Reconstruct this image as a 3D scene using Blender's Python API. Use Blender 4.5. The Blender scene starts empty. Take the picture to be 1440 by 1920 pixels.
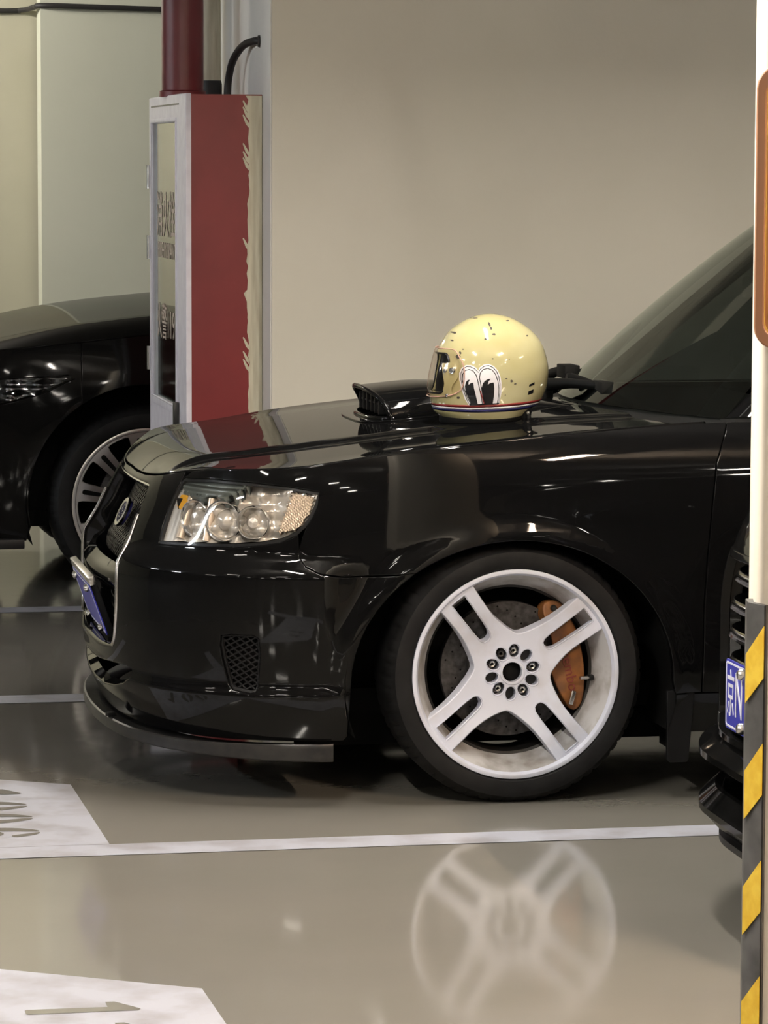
import bpy, bmesh, math, random
import numpy as np
from mathutils import Vector, Matrix
from mathutils.geometry import delaunay_2d_cdt

random.seed(7)
SC = bpy.context.scene
COL = SC.collection
PI = math.pi

# ---------------------------------------------------------------- camera (5x phone lens, held at eye height)
F_PX, CAM_H = 6650., 1.58
psi, pit, rol = math.radians(10.6), math.atan(660/F_PX), .0032
fw = Vector((math.sin(psi)*math.cos(pit), math.cos(psi)*math.cos(pit), -math.sin(pit)))
rt = Vector((math.cos(psi), -math.sin(psi), 0)); up = rt.cross(fw)
r2 = rt*math.cos(rol)+up*math.sin(rol); u2 = up*math.cos(rol)-rt*math.sin(rol)
cd = bpy.data.cameras.new('camera'); cam = bpy.data.objects.new('camera', cd); COL.objects.link(cam)
cam.matrix_world = Matrix(((r2.x, u2.x, -fw.x, 0), (r2.y, u2.y, -fw.y, 0), (r2.z, u2.z, -fw.z, CAM_H), (0, 0, 0, 1)))
cd.sensor_fit = 'VERTICAL'; cd.sensor_height = 36; cd.sensor_width = 27; cd.lens = F_PX/1920*36
cd.clip_start = .1; cd.clip_end = 200
SC.camera = cam

# ---------------------------------------------------------------- world, exposure
w = bpy.data.worlds.new('world'); SC.world = w; w.use_nodes = True
w.node_tree.nodes['Background'].inputs[0].default_value = (.5, .48, .44, 1)
w.node_tree.nodes['Background'].inputs[1].default_value = .0
vs = SC.view_settings
vs.view_transform = 'Standard'; vs.look = 'None'; vs.gamma = 1; vs.use_curve_mapping = False
vs.exposure = 1.95
SC.cycles.max_bounces = 8; SC.cycles.glossy_bounces = 5; SC.cycles.transmission_bounces = 6; SC.cycles.transparent_max_bounces = 12
SC.cycles.sample_clamp_indirect = 4.0
SC.cycles.caustics_reflective = False; SC.cycles.caustics_refractive = False

# ceiling lamps of the garage: (x, y, length axis, watts, colour); each is built as a lamp further down
WARM, NEUT, COOL = (1., .77, .56), (1., .93, .83), (.90, .95, 1.)
LAMP_Z = 2.72
LAMPS = [
    (3.0, 4.7, 'y', 110, WARM), (.3, 5.7, 'y', 64, NEUT), (-2.8, 5.2, 'y', 12, NEUT), (6.6, 4.4, 'y', 10, WARM),
    (-.2, 15.6, 'y', 48, NEUT), (1.9, 8.3, 'y', 46, NEUT),
    (1.5, 1.4, 'y', 26, NEUT), (-1.8, 1.4, 'x', 14, NEUT, .7), (4.8, 1.0, 'y', 14, NEUT),
    (-6.2, 9.6, 'y', 72, COOL), (-6.4, 12.6, 'y', 30, COOL), (-6.2, 5.4, 'y', 16, NEUT), (-6., 1.6, 'y', 6, NEUT, .6), 
]
for yy in (-2.2, -5.6, -9.0):
    for xx in (-7.5, -4.2, -.9, 2.4, 5.7):
        LAMPS.append((xx, yy, 'x' if xx < 0 else 'y', 7, NEUT, .6))
# ---------------------------------------------------------------- curves and surfaces
class Spl:
    """natural cubic spline, linear outside"""
    def __init__(self, x, y):
        x = np.array(x, float); y = np.array(y, float); n = len(x)
        h = np.diff(x); A = np.zeros((n, n)); r = np.zeros(n)
        A[0, 0] = A[-1, -1] = 1
        for i in range(1, n-1):
            A[i, i-1] = h[i-1]; A[i, i] = 2*(h[i-1]+h[i]); A[i, i+1] = h[i]
            r[i] = 3*((y[i+1]-y[i])/h[i]-(y[i]-y[i-1])/h[i-1])
        c = np.linalg.solve(A, r)
        self.x, self.a, self.c = x, y, c
        self.b = np.diff(y)/h-h*(2*c[:-1]+c[1:])/3
        self.d = np.diff(c)/(3*h)
        self.e1 = self.b[-1]+h[-1]*(2*c[-2]+3*self.d[-1]*h[-1])
    def __call__(self, t):
        t = np.asarray(t, float)
        i = np.clip(np.searchsorted(self.x, t)-1, 0, len(self.x)-2)
        u = np.clip(t, self.x[0], self.x[-1])-self.x[i]
        v = self.a[i]+u*(self.b[i]+u*(self.c[i]+u*self.d[i]))
        v = v+np.where(t < self.x[0], (t-self.x[0])*self.b[0], 0)+np.where(t > self.x[-1], (t-self.x[-1])*self.e1, 0)
        return v

def sst(a, b, x):
    t = np.clip((x-a)/(b-a), 0, 1)
    return t*t*(3-2*t)

class Belt:
    """the painted skin of a car seen in plan: s runs round the nose (0 = badge, + = the side nearer the aisle), z is height"""
    def __init__(self, plan, off):
        p = np.array(plan, float)
        s = np.concatenate([[0], np.cumsum(np.hypot(*np.diff(p, axis=0).T))])
        self.L = s[-1]
        ss = np.concatenate([-s[:0:-1], s])
        self.X = Spl(ss, np.concatenate([p[:0:-1, 0], p[:, 0]]))
        self.Y = Spl(ss, np.concatenate([p[:0:-1, 1], -p[:, 1]]))
        self.off = off
        g = np.linspace(0, self.L, 4000)
        xs = self.X(g); k = np.argmax(xs)
        self._g, self._x = g[:k+1], xs[:k+1]
    def sx(self, x):
        return np.interp(x, self._x, self._g)
    def frame(self, s):
        e = 1e-4
        tx = (self.X(s+e)-self.X(s-e)); ty = (self.Y(s+e)-self.Y(s-e))
        l = np.hypot(tx, ty)
        return self.X(s), self.Y(s), ty/l, -tx/l
    def at(self, s, z, extra=0.):
        s = np.asarray(s, float); z = np.asarray(z, float)
        x, y, nx, ny = self.frame(s)
        o = self.off(x, y, z, np.clip(-nx, 0, 1))+extra
        return np.stack([x+nx*o, y+ny*o, z+0*x], -1)

# the main car's skin
FXZ = Spl([.08, .17, .25, .33, .45, .54, .60, .65, .70, .765, .80, .86], [.085, .060, .024, .008, .0, .001, .012, .034, .060, .098, .124, .175])
FYZ = Spl([.08, .17, .25, .35, .50, .65, .75, .82, .87, .90, .92, .94, .97], [.075, .04, .02, .006, .0, .0, .004, .011, .023, .037, .052, .078, .13])
def flare(x, z, wx, al=.415, ar=.395, b=.358, zc=.30):
    dx = x-wx
    return np.sqrt((dx/np.where(dx < 0, al, ar))**2+((z-zc)/b)**2)
def main_off(x, y, z, wn):
    w = wn**2
    o = -(w*FXZ(z)+(1-w)*FYZ(z))
    for wx in (0., 2.525):
        r = flare(x, z, wx)
        o = o+.011*np.where(r < 1.02, 1., np.exp(-((r-1.02)/.085)**2))*np.where(z > .1, 1, 0)
    nose = sst(-.36, -.50, x)
    o = o+nose*(.020*sst(.625, .565, z)+.012*sst(.305, .27, z))
    return o
PLAN = [(-.960, 0), (-.956, .15), (-.942, .30), (-.920, .42), (-.880, .54), (-.825, .64), (-.750, .72), (-.660, .775), (-.56, .81),
        (-.44, .835), (-.30, .852), (-.10, .864), (.10, .868), (.45, .868), (.9, .868), (1.6, .868), (2.2, .862), (2.8, .84), (3.15, .79), (3.34, .70), (3.44, .50), (3.48, .25), (3.49, 0)]
BELT = Belt(PLAN, main_off)
# ---------------------------------------------------------------- materials
MATS = {}
def mat(name, col, rough=.5, metal=0., ior=1.5, spec=None, emit=None, alpha=None, trans=None, coat=0.):
    m = bpy.data.materials.new(name); m.use_nodes = True
    b = m.node_tree.nodes['Principled BSDF']
    b.inputs['Base Color'].default_value = (*col, 1); b.inputs['Roughness'].default_value = rough
    b.inputs['Metallic'].default_value = metal; b.inputs['IOR'].default_value = ior
    if coat: b.inputs['Coat Weight'].default_value = coat; b.inputs['Coat Roughness'].default_value = .04
    if spec is not None: b.inputs['Specular IOR Level'].default_value = spec
    if trans: b.inputs['Transmission Weight'].default_value = trans
    if emit: b.inputs['Emission Color'].default_value = (*emit[0], 1); b.inputs['Emission Strength'].default_value = emit[1]
    MATS[name] = m
    return m
def nodes(m):
    nt = m.node_tree
    return nt, nt.nodes, nt.links, nt.nodes['Principled BSDF']
def noise_colour(m, c1, c2, scale, detail=4, lo=.35, hi=.65, rough=None, bump=0., bscale=None, bdist=.001, stretch=None):
    nt, N, L, b = nodes(m)
    tc = N.new('ShaderNodeTexCoord'); n = N.new('ShaderNodeTexNoise'); r = N.new('ShaderNodeValToRGB')
    src = tc.outputs['Object']
    if stretch:
        mp = N.new('ShaderNodeMapping'); mp.inputs['Scale'].default_value = stretch; L.new(src, mp.inputs[0]); src = mp.outputs[0]
    L.new(src, n.inputs['Vector']); n.inputs['Scale'].default_value = scale; n.inputs['Detail'].default_value = detail
    r.color_ramp.elements[0].position = lo; r.color_ramp.elements[1].position = hi
    r.color_ramp.elements[0].color = (*c1, 1); r.color_ramp.elements[1].color = (*c2, 1)
    L.new(n.outputs['Fac'], r.inputs[0]); L.new(r.outputs[0], b.inputs['Base Color'])
    if rough:
        mr = N.new('ShaderNodeMapRange'); mr.inputs['To Min'].default_value = rough[0]; mr.inputs['To Max'].default_value = rough[1]
        L.new(n.outputs['Fac'], mr.inputs[0]); L.new(mr.outputs[0], b.inputs['Roughness'])
    if bump:
        n2 = N.new('ShaderNodeTexNoise'); n2.inputs['Scale'].default_value = bscale or scale*6; n2.inputs['Detail'].default_value = 3
        L.new(tc.outputs['Object'], n2.inputs['Vector'])
        bp = N.new('ShaderNodeBump'); bp.inputs['Strength'].default_value = bump; bp.inputs['Distance'].default_value = bdist
        L.new(n2.outputs['Fac'], bp.inputs['Height']); L.new(bp.outputs[0], b.inputs['Normal'])
    return m
def clear(name, tint, refl_ior=1.5, rough=.02, through=(1, 1, 1), fac=None):
    """thin clear sheet: mirror by Fresnel over tinted see-through"""
    m = bpy.data.materials.new(name); m.use_nodes = True
    nt = m.node_tree; N, L = nt.nodes, nt.links
    N.remove(N['Principled BSDF']); out = N['Material Output']
    g = N.new('ShaderNodeBsdfGlossy'); g.inputs['Roughness'].default_value = rough; g.inputs['Color'].default_value = (*tint, 1)
    t = N.new('ShaderNodeBsdfTransparent'); t.inputs['Color'].default_value = (*through, 1)
    fr = N.new('ShaderNodeFresnel')
    ge = N.new('ShaderNodeNewGeometry'); mi = N.new('ShaderNodeMix'); mi.data_type = 'FLOAT'      # a sheet: both faces mirror alike
    mi.inputs[2].default_value = refl_ior; mi.inputs[3].default_value = 1/refl_ior
    L.new(ge.outputs['Backfacing'], mi.inputs[0]); L.new(mi.outputs[0], fr.inputs['IOR'])
    mx = N.new('ShaderNodeMixShader')
    L.new(fr.outputs[0], mx.inputs[0]); L.new(t.outputs[0], mx.inputs[1]); L.new(g.outputs[0], mx.inputs[2])
    L.new(mx.outputs[0], out.inputs['Surface'])
    MATS[name] = m
    return m

def dusty(m, fac, dust):
    nt, N, L, b = nodes(m); out = N['Material Output']
    d = N.new('ShaderNodeBsdfDiffuse'); d.inputs['Color'].default_value = (*dust, 1); mx = N.new('ShaderNodeMixShader'); mx.inputs[0].default_value = fac
    L.new(b.outputs[0], mx.inputs[1]); L.new(d.outputs[0], mx.inputs[2]); L.new(mx.outputs[0], out.inputs['Surface'])
    return m
paint = dusty(mat('black_paint', (.0025, .0026, .003), .03, ior=1.43), .32, (.006, .006, .006))
paint2 = dusty(mat('black_paint_dusty', (.004, .004, .004), .06, ior=1.42), .45, (.006, .006, .006))
trim_black = mat('black_plastic', (.006, .006, .0065), .42, spec=.3)
wiper_black = mat('wiper_black', (.0035, .0035, .0035), .6, spec=.15)
dark_chrome = mat('dark_chrome', (.10, .10, .10), .14, metal=1.)
lip_grey = noise_colour(mat('lip_rubber', (.05, .05, .05), .34, spec=.25), (.016, .016, .017), (.028, .027, .026), 30, rough=(.26, .40))
cavity = mat('dark_cavity', (.004, .004, .004), .8, spec=.15)
rubber = noise_colour(mat('tyre_rubber', (.014, .014, .015), .62, spec=.22), (.0045, .0045, .005), (.010, .010, .0105), 14)
wheel_white = noise_colour(mat('wheel_white', (.72, .71, .72), .38), (.52, .51, .55), (.67, .70, .82), 9, lo=.22, hi=.5, rough=(.5, .3))
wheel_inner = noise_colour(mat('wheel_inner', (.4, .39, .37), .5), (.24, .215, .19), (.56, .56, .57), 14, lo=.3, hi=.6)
iron = noise_colour(mat('brake_iron', (.12, .11, .11), .4, metal=.7), (.045, .042, .042), (.10, .097, .097), 60)
dark_metal = mat('dark_metal', (.06, .058, .055), .4, metal=.8)
chrome = mat('chrome', (.80, .80, .80), .12, metal=1.)
chrome_soft = mat('chrome_soft', (.62, .60, .58), .25, metal=1.)
orange = noise_colour(mat('caliper_orange', (.34, .13, .03), .55), (.11, .04, .012), (.27, .105, .025), 22)
dark_red = mat('caliper_lettering', (.16, .02, .015), .6)
reflector = mat('lamp_reflector', (.85, .83, .80), .10, metal=1.)
amber = mat('lamp_amber', (.85, .42, .03), .25)
lens_clear = clear('lamp_lens', (1, 1, 1), 1.45, .03, (.97, .97, .97))
windshield_glass = clear('windscreen_glass', (.93, 1, .95), 2.15, .015, (.22, .25, .24))
visor_clear = clear('visor_clear', (1, .93, .88), 1.35, .05, (.93, .89, .86))
cab_glass = clear('cabinet_glass', (1, 1, 1), 1.55, .04, (.86, .92, .88))
cream = noise_colour(mat('helmet_cream', (.80, .68, .36), .10, coat=.6), (.46, .415, .205), (.545, .515, .31), 5)
white_dec = mat('decal_white', (.80, .78, .82), .25)
black_dec = mat('decal_black', (.008, .008, .010), .25)
red_dec = mat('decal_red', (.25, .03, .03), .25)
navy_dec = mat('decal_navy', (.02, .02, .10), .25)
chip = mat('chip_grey', (.06, .05, .04), .7)
blue_plate = mat('plate_blue', (.035, .04, .40), .35)
plate_white = mat('plate_white', (.78, .78, .88), .4)
steel = mat('bolt_steel', (.75, .74, .72), .22, metal=1.)
leather = mat('interior_dark', (.004, .004, .004), .75, spec=.15)
wall_paint = noise_colour(mat('wall_paint', (.53, .50, .42), .75), (.755, .725, .625), (.795, .765, .665), 2.2, bump=.25, bscale=60, bdist=.002)
wall_end_paint = noise_colour(mat('wall_end_paint', (.56, .55, .52), .75), (.72, .71, .67), (.77, .76, .72), 3, bump=.2, bscale=60, bdist=.002)
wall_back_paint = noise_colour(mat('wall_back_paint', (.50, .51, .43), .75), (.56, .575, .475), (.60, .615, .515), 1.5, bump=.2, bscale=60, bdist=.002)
ceil_paint = noise_colour(mat('ceiling_grey', (.30, .29, .28), .85), (.26, .25, .24), (.33, .32, .31), .8)
dark_wall = noise_colour(mat('far_wall', (.16, .15, .14), .8), (.12, .115, .11), (.20, .19, .18), .5)
cab_red = noise_colour(mat('cabinet_red', (.18, .018, .02), .45), (.185, .010, .013), (.215, .013, .016), 6)
pipe_red = noise_colour(mat('pipe_red', (.24, .015, .022), .4), (.11, .010, .014), (.16, .016, .020), 4, bump=.5, bscale=25, bdist=.003)
cream_paint = noise_colour(mat('cream_brush', (.62, .57, .43), .7), (.55, .50, .37), (.67, .63, .49), 12, stretch=(6, 6, .6))
alu = noise_colour(mat('aluminium_white', (.80, .78, .86), .4), (.78, .75, .84), (.86, .84, .92), 20)
cab_in = mat('cabinet_inside', (.42, .47, .44), .6)
red_letter = mat('red_lettering', (.56, .45, .39), .6)
cable_black = mat('cable_black', (.018, .017, .017), .55)
pillar_paint = noise_colour(mat('pillar_paint', (.78, .70, .58), .7), (.86, .78, .66), (.90, .82, .70), 5)
guard_black = noise_colour(mat('guard_rubber', (.07, .065, .06), .5), (.05, .047, .044), (.10, .095, .09), 20)
guard_yellow = noise_colour(mat('guard_yellow', (.80, .52, .03), .45), (.72, .44, .02), (.84, .58, .05), 40)
sign_orange = mat('sign_orange', (.48, .20, .055), .35)
sign_yellow = mat('sign_yellow', (.80, .52, .10), .4)
sign_brown = mat('sign_frame', (.40, .19, .10), .4)
line_white = noise_colour(mat('floor_paint_white', (.66, .63, .64), .35), (.33, .32, .345), (.47, .48, .545), 9, detail=8, lo=.3, hi=.55, rough=(.3, .5))
lamp_body = mat('lamp_body', (.7, .7, .7), .5)
silver_rim = mat('silver_rim', (.58, .56, .53), .28, metal=.85)

def floor_material():
    m = mat('epoxy_floor', (.25, .25, .22), .12, ior=1.5)
    nt, N, L, b = nodes(m)
    tc = N.new('ShaderNodeTexCoord')
    n1 = N.new('ShaderNodeTexNoise'); n1.inputs['Scale'].default_value = .7; n1.inputs['Detail'].default_value = 6
    L.new(tc.outputs['Object'], n1.inputs['Vector'])
    r = N.new('ShaderNodeValToRGB'); r.color_ramp.elements[0].position = .35; r.color_ramp.elements[1].position = .65
    r.color_ramp.elements[0].color = (.212, .202, .178, 1); r.color_ramp.elements[1].color = (.250, .237, .208, 1)
    L.new(n1.outputs['Fac'], r.inputs[0]); L.new(r.outputs[0], b.inputs['Base Color'])
    n2 = N.new('ShaderNodeTexNoise'); n2.inputs['Scale'].default_value = 11; n2.inputs['Detail'].default_value = 5
    L.new(tc.outputs['Object'], n2.inputs['Vector'])
    n3 = N.new('ShaderNodeTexNoise'); n3.inputs['Scale'].default_value = 2.2; n3.inputs['Detail'].default_value = 2
    L.new(tc.outputs['Object'], n3.inputs['Vector'])
    bp = N.new('ShaderNodeBump'); bp.inputs['Strength'].default_value = .07; bp.inputs['Distance'].default_value = .0018
    L.new(n2.outputs['Fac'], bp.inputs['Height'])
    bp2 = N.new('ShaderNodeBump'); bp2.inputs['Strength'].default_value = .08; bp2.inputs['Distance'].default_value = .005
    L.new(n3.outputs['Fac'], bp2.inputs['Height']); L.new(bp.outputs[0], bp2.inputs['Normal']); L.new(bp2.outputs[0], b.inputs['Normal'])
    mr = N.new('ShaderNodeMapRange'); mr.inputs['To Min'].default_value = .05; mr.inputs['To Max'].default_value = .12
    L.new(n2.outputs['Fac'], mr.inputs[0]); L.new(mr.outputs[0], b.inputs['Roughness'])
    return m
floor_mat = floor_material()

# ---------------------------------------------------------------- object helpers
def tag(o, label=None, cat=None, group=None, kind=None):
    if label: o['label'] = label
    if cat: o['category'] = cat
    if group: o['group'] = group
    if kind: o['kind'] = kind
    return o
def empty(name, loc=(0, 0, 0), parent=None, rot=(0, 0, 0)):
    o = bpy.data.objects.new(name, None); COL.objects.link(o); o.location = loc; o.rotation_euler = rot; o.empty_display_size = .1
    if parent: o.parent = parent
    return o
def mk(name, V, F, m, parent=None, smooth=False, normals=None, loc=(0, 0, 0), rot=(0, 0, 0)):
    me = bpy.data.meshes.new(name)
    me.from_pydata([tuple(map(float, v)) for v in V], [], [tuple(int(i) for i in f) for f in F])
    if normals is not None: me.validate()
    if smooth: me.polygons.foreach_set('use_smooth', [True]*len(me.polygons))
    if normals is not None: me.normals_split_custom_set_from_vertices([tuple(map(float, n)) for n in normals])
    me.materials.append(m if not isinstance(m, str) else MATS[m])
    o = bpy.data.objects.new(name, me); COL.objects.link(o); o.location = loc; o.rotation_euler = rot
    if parent: o.parent = parent
    return o
def smooth_by_angle(o, deg=40):
    me = o.data
    me.polygons.foreach_set('use_smooth', [True]*len(me.polygons))
    bm = bmesh.new(); bm.from_mesh(me); c = math.cos(math.radians(deg))
    for e in bm.edges:
        if len(e.link_faces) != 2 or e.link_faces[0].normal.dot(e.link_faces[1].normal) < c: e.smooth = False
    bm.to_mesh(me); bm.free()
    return o
def copy_of(o, parent=None, loc=None, rot=None):
    c = o.copy(); COL.objects.link(c); c.parent = parent
    if loc is not None: c.location = loc
    if rot is not None: c.rotation_euler = rot
    for ch in [x for x in bpy.data.objects if x.parent == o]:
        copy_of(ch, c)
    return c
def box(name, lo, hi, m, parent=None, bevel=0., seg=2, loc=(0, 0, 0), rot=(0, 0, 0)):
    bm = bmesh.new(); bmesh.ops.create_cube(bm, size=1)
    for v in bm.verts:
        v.co = Vector([(lo[i]+hi[i])/2+v.co[i]*(hi[i]-lo[i]) for i in range(3)])
    if bevel: bmesh.ops.bevel(bm, geom=list(bm.edges), offset=bevel, segments=seg, affect='EDGES', profile=.6)
    me = bpy.data.meshes.new(name); bm.to_mesh(me); bm.free(); me.materials.append(m)
    o = bpy.data.objects.new(name, me); COL.objects.link(o); o.location = loc; o.rotation_euler = rot
    if parent: o.parent = parent
    if bevel: smooth_by_angle(o, 35)
    return o
def lathe(name, prof, m, parent=None, seg=64, axis='y', loc=(0, 0, 0), rot=(0, 0, 0), mod=None, smooth=40, close=False):
    V, F = [], []; n = len(prof)
    for i in range(seg):
        a = 2*PI*i/seg
        for j, (r, h) in enumerate(prof):
            if mod: r, h = mod(i, j, r, h)
            c, s = r*math.cos(a), r*math.sin(a)
            V.append({'y': (c, h, s), 'z': (c, s, h), 'x': (h, c, s)}[axis])
    for i in range(seg):
        k = (i+1) % seg
        for j in range(n if close else n-1):
            l = (j+1) % n
            f = (i*n+j, i*n+l, k*n+l, k*n+j)
            F.append(f if axis == 'y' else f[::-1])
    o = mk(name, V, F, m, parent, loc=loc, rot=rot)
    return smooth_by_angle(o, smooth)
def tube(name, pts, r, m, parent=None, seg=10, rs=None, caps=True):
    P = [Vector(p) for p in pts]; V, F = [], []
    ref = Vector((0, 0, 1))
    t0 = (P[1]-P[0]).normalized()
    if abs(t0.dot(ref)) > .95: ref = Vector((0, 1, 0))
    nrm = t0.cross(ref).normalized()
    for i, p in enumerate(P):
        t = (P[min(i+1, len(P)-1)]-P[max(i-1, 0)]).normalized()
        nrm = (nrm-t*nrm.dot(t)).normalized(); b = t.cross(nrm)
        rr = rs[i] if rs else r
        for k in range(seg):
            a = 2*PI*k/seg
            V.append(p+(nrm*math.cos(a)+b*math.sin(a))*rr)
    for i in range(len(P)-1):
        for k in range(seg):
            l = (k+1) % seg
            F.append((i*seg+k, i*seg+l, (i+1)*seg+l, (i+1)*seg+k))
    if caps:
        F.append(tuple(range(seg))[::-1]); F.append(tuple((len(P)-1)*seg+k for k in range(seg)))
    o = mk(name, V, F, m, parent)
    return smooth_by_angle(o, 50)
def bez(ctrl, n=16):
    """Catmull-Rom through points"""
    P = [Vector(c) for c in ctrl]; P = [P[0]*2-P[1]]+P+[P[-1]*2-P[-2]]; out = []
    for i in range(1, len(P)-2):
        for k in range(n):
            t = k/n; a, b, c, d = P[i-1:i+3]
            out.append(.5*((2*b)+(c-a)*t+(2*a-5*b+4*c-d)*t*t+(3*b-a-3*c+d)*t**3))
    out.append(P[-2])
    return out
def inside(poly_list, q):
    res = np.zeros(len(q), bool)
    for pl in poly_list:
        p = np.asarray(pl); a = p; b = np.roll(p, -1, 0)
        for (x1, y1), (x2, y2) in zip(a, b):
            if y1 == y2: continue
            c = ((y1 > q[:, 1]) != (y2 > q[:, 1])) & (q[:, 0] < (x2-x1)*(q[:, 1]-y1)/(y2-y1)+x1)
            res ^= c
    return res
def resample(poly, step):
    out = []
    for i in range(len(poly)):
        a = np.array(poly[i], float); b = np.array(poly[(i+1) % len(poly)], float)
        n = max(1, int(math.ceil(np.linalg.norm(b-a)/step)))
        for k in range(n): out.append(a+(b-a)*k/n)
    return np.array(out)
def cdt(poly, holes, step):
    loops = [resample(p, step*.8) for p in [poly]+list(holes)]
    B = np.concatenate(loops); lo, hi = B.min(0), B.max(0)
    gx = np.arange(lo[0]+step*.5, hi[0], step); gy = np.arange(lo[1]+step*.5, hi[1], step*.87)
    G = np.array([(x+(step*.5 if j % 2 else 0), y) for j, y in enumerate(gy) for x in gx]) if len(gx) and len(gy) else np.zeros((0, 2))
    if len(G):
        G = G[inside(loops, G)]
        if len(G):
            d = np.full(len(G), 1e9)
            for i in range(0, len(B), 500):
                d = np.minimum(d, np.sqrt(((G[:, None]-B[None, i:i+500])**2).sum(-1)).min(1))
            G = G[d > step*.5]
    V = np.concatenate([B, G]) if len(G) else B
    E = []; k = 0
    for l in loops:
        n = len(l); E += [(k+i, k+(i+1) % n) for i in range(n)]; k += n
    vo, eo, fo, ov, oe, of = delaunay_2d_cdt([Vector(v) for v in V], E, [], 0, 1e-7)
    vo = np.array([tuple(v) for v in vo]); fo = [f for f in fo if len(f) == 3]
    cen = np.array([vo[list(f)].mean(0) for f in fo])
    keep = inside(loops, cen)
    fo = [f for f, q in zip(fo, keep) if q]
    imap = {}
    for i, src in enumerate(ov):
        for s in src: imap[s] = i
    L = []; k = 0
    for l in loops:
        L.append([imap[k+i] for i in range(len(l))]); k += len(l)
    return vo, fo, L
def panel_data(poly, holes, fn, step=.02, roll=.002, depth=.012, hole_depth=None, out=None, hole_roll=None):
    """a sheet cut to poly (with holes) in the surface's own coordinates, edges rolled over and turned in"""
    vo, fo, loops = cdt(poly, holes, step)
    u, v = vo[:, 0], vo[:, 1]; e = 1e-4
    P = fn(u, v)
    N = np.cross(fn(u+e, v)-fn(u-e, v), fn(u, v+e)-fn(u, v-e))
    ln = np.linalg.norm(N, axis=1, keepdims=True); N = N/np.maximum(ln, 1e-12)
    if out is not None:
        if callable(out): s = np.sign((N*out(P)).sum(1, keepdims=True))
        else: s = np.sign((N@np.array(out, float)).mean())
        N = N*s
    V = [p for p in P]; NN = [n for n in N]; F = []
    tri = np.array(fo)
    fnrm = np.cross(P[tri[:, 1]]-P[tri[:, 0]], P[tri[:, 2]]-P[tri[:, 0]])
    flip = (fnrm*N[tri].mean(1)).sum(1) < 0
    for f, q in zip(fo, flip): F.append(tuple(f[::-1]) if q else tuple(f))
    adj = {}
    cen3 = P[tri].mean(1)
    for f, c in zip(fo, cen3):
        for i in f: adj.setdefault(i, c)
    if depth or hole_depth:
        for li, L in enumerate(loops):
            dp = depth if li == 0 else (depth if hole_depth is None else hole_depth[li-1] if isinstance(hole_depth, (list, tuple)) else hole_depth)
            rl = roll if li == 0 or hole_roll is None else (hole_roll[li-1] if isinstance(hole_roll, (list, tuple)) else hole_roll)
            if not dp: continue
            n = len(L); T = []
            for k in range(n):
                ed = P[L[(k+1) % n]]-P[L[k-1]]
                t = np.cross(ed, N[L[k]]); T.append(t/max(np.linalg.norm(t), 1e-12))
            vote = sum(np.sign(np.dot(T[k], adj[L[k]]-P[L[k]])) for k in range(n) if L[k] in adj)
            sg = -1 if vote > 0 else 1
            b0 = len(V)
            for k in range(n):
                t = T[k]*sg; p = P[L[k]]; nn = N[L[k]]
                V.append(p+t*rl-nn*rl); NN.append(t)
                V.append(p+t*rl-nn*dp); NN.append(t)
            for k in range(n):
                k2 = (k+1) % n
                for a, b_, c, d in ((L[k], L[k2], b0+2*k2, b0+2*k), (b0+2*k, b0+2*k2, b0+2*k2+1, b0+2*k+1)):
                    f = (a, b_, c, d)
                    fn_ = np.cross(V[b_]-V[a], V[d]-V[a]); 
                    if np.dot(fn_, NN[c]+NN[a]) < 0: f = f[::-1]
                    F.append(f)
    return V, F, NN
def panel(name, poly, holes, fn, m, parent, mirror=False, **kw):
    V, F, N = panel_data(poly, holes, fn, **kw)
    o = mk(name, V, F, m, parent, True, N)
    if mirror:
        s = np.array([1, -1, 1])
        o2 = mk(name, [v*s for v in V], [f[::-1] for f in F], m, parent, True, [n*s for n in N])
        return o, o2
    return o
def sheet(name, fn, nu, nv, m, parent, flip=False, smooth=True):
    U, W = np.meshgrid(np.linspace(0, 1, nu), np.linspace(0, 1, nv), indexing='ij')
    P = fn(U.ravel(), W.ravel())
    F = [(i*nv+j, (i+1)*nv+j, (i+1)*nv+j+1, i*nv+j+1) for i in range(nu-1) for j in range(nv-1)]
    if flip: F = [f[::-1] for f in F]
    return mk(name, P, F, m, parent, smooth)
def flat(plane):
    o, a, b = [np.array(q, float) for q in plane]
    return lambda u, v: o+np.outer(u, a)+np.outer(v, b)
def rrect(x0, y0, x1, y1, r, n=5):
    P = []
    for cx, cy, a0 in ((x1-r, y1-r, 0), (x0+r, y1-r, 90), (x0+r, y0+r, 180), (x1-r, y0+r, 270)):
        for k in range(n+1):
            a = math.radians(a0+90*k/n); P.append((cx+r*math.cos(a), cy+r*math.sin(a)))
    return P
def smooth_poly(pts, n=6, closed=True):
    P = np.array(pts, float); m = len(P); out = []
    for i in range(m):
        a, b, c, d = P[i-1], P[i], P[(i+1) % m], P[(i+2) % m]
        for k in range(n):
            t = k/n; out.append(.5*((2*b)+(c-a)*t+(2*a-5*b+4*c-d)*t*t+(3*b-a-3*c+d)*t**3))
    return [tuple(p) for p in out]
def ellipse(cx, cy, a, b, rot=0, n=16):
    c, s = math.cos(rot), math.sin(rot)
    return [(cx+a*math.cos(t)*c-b*math.sin(t)*s, cy+a*math.cos(t)*s+b*math.sin(t)*c) for t in (2*PI*k/n for k in range(n))]
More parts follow.
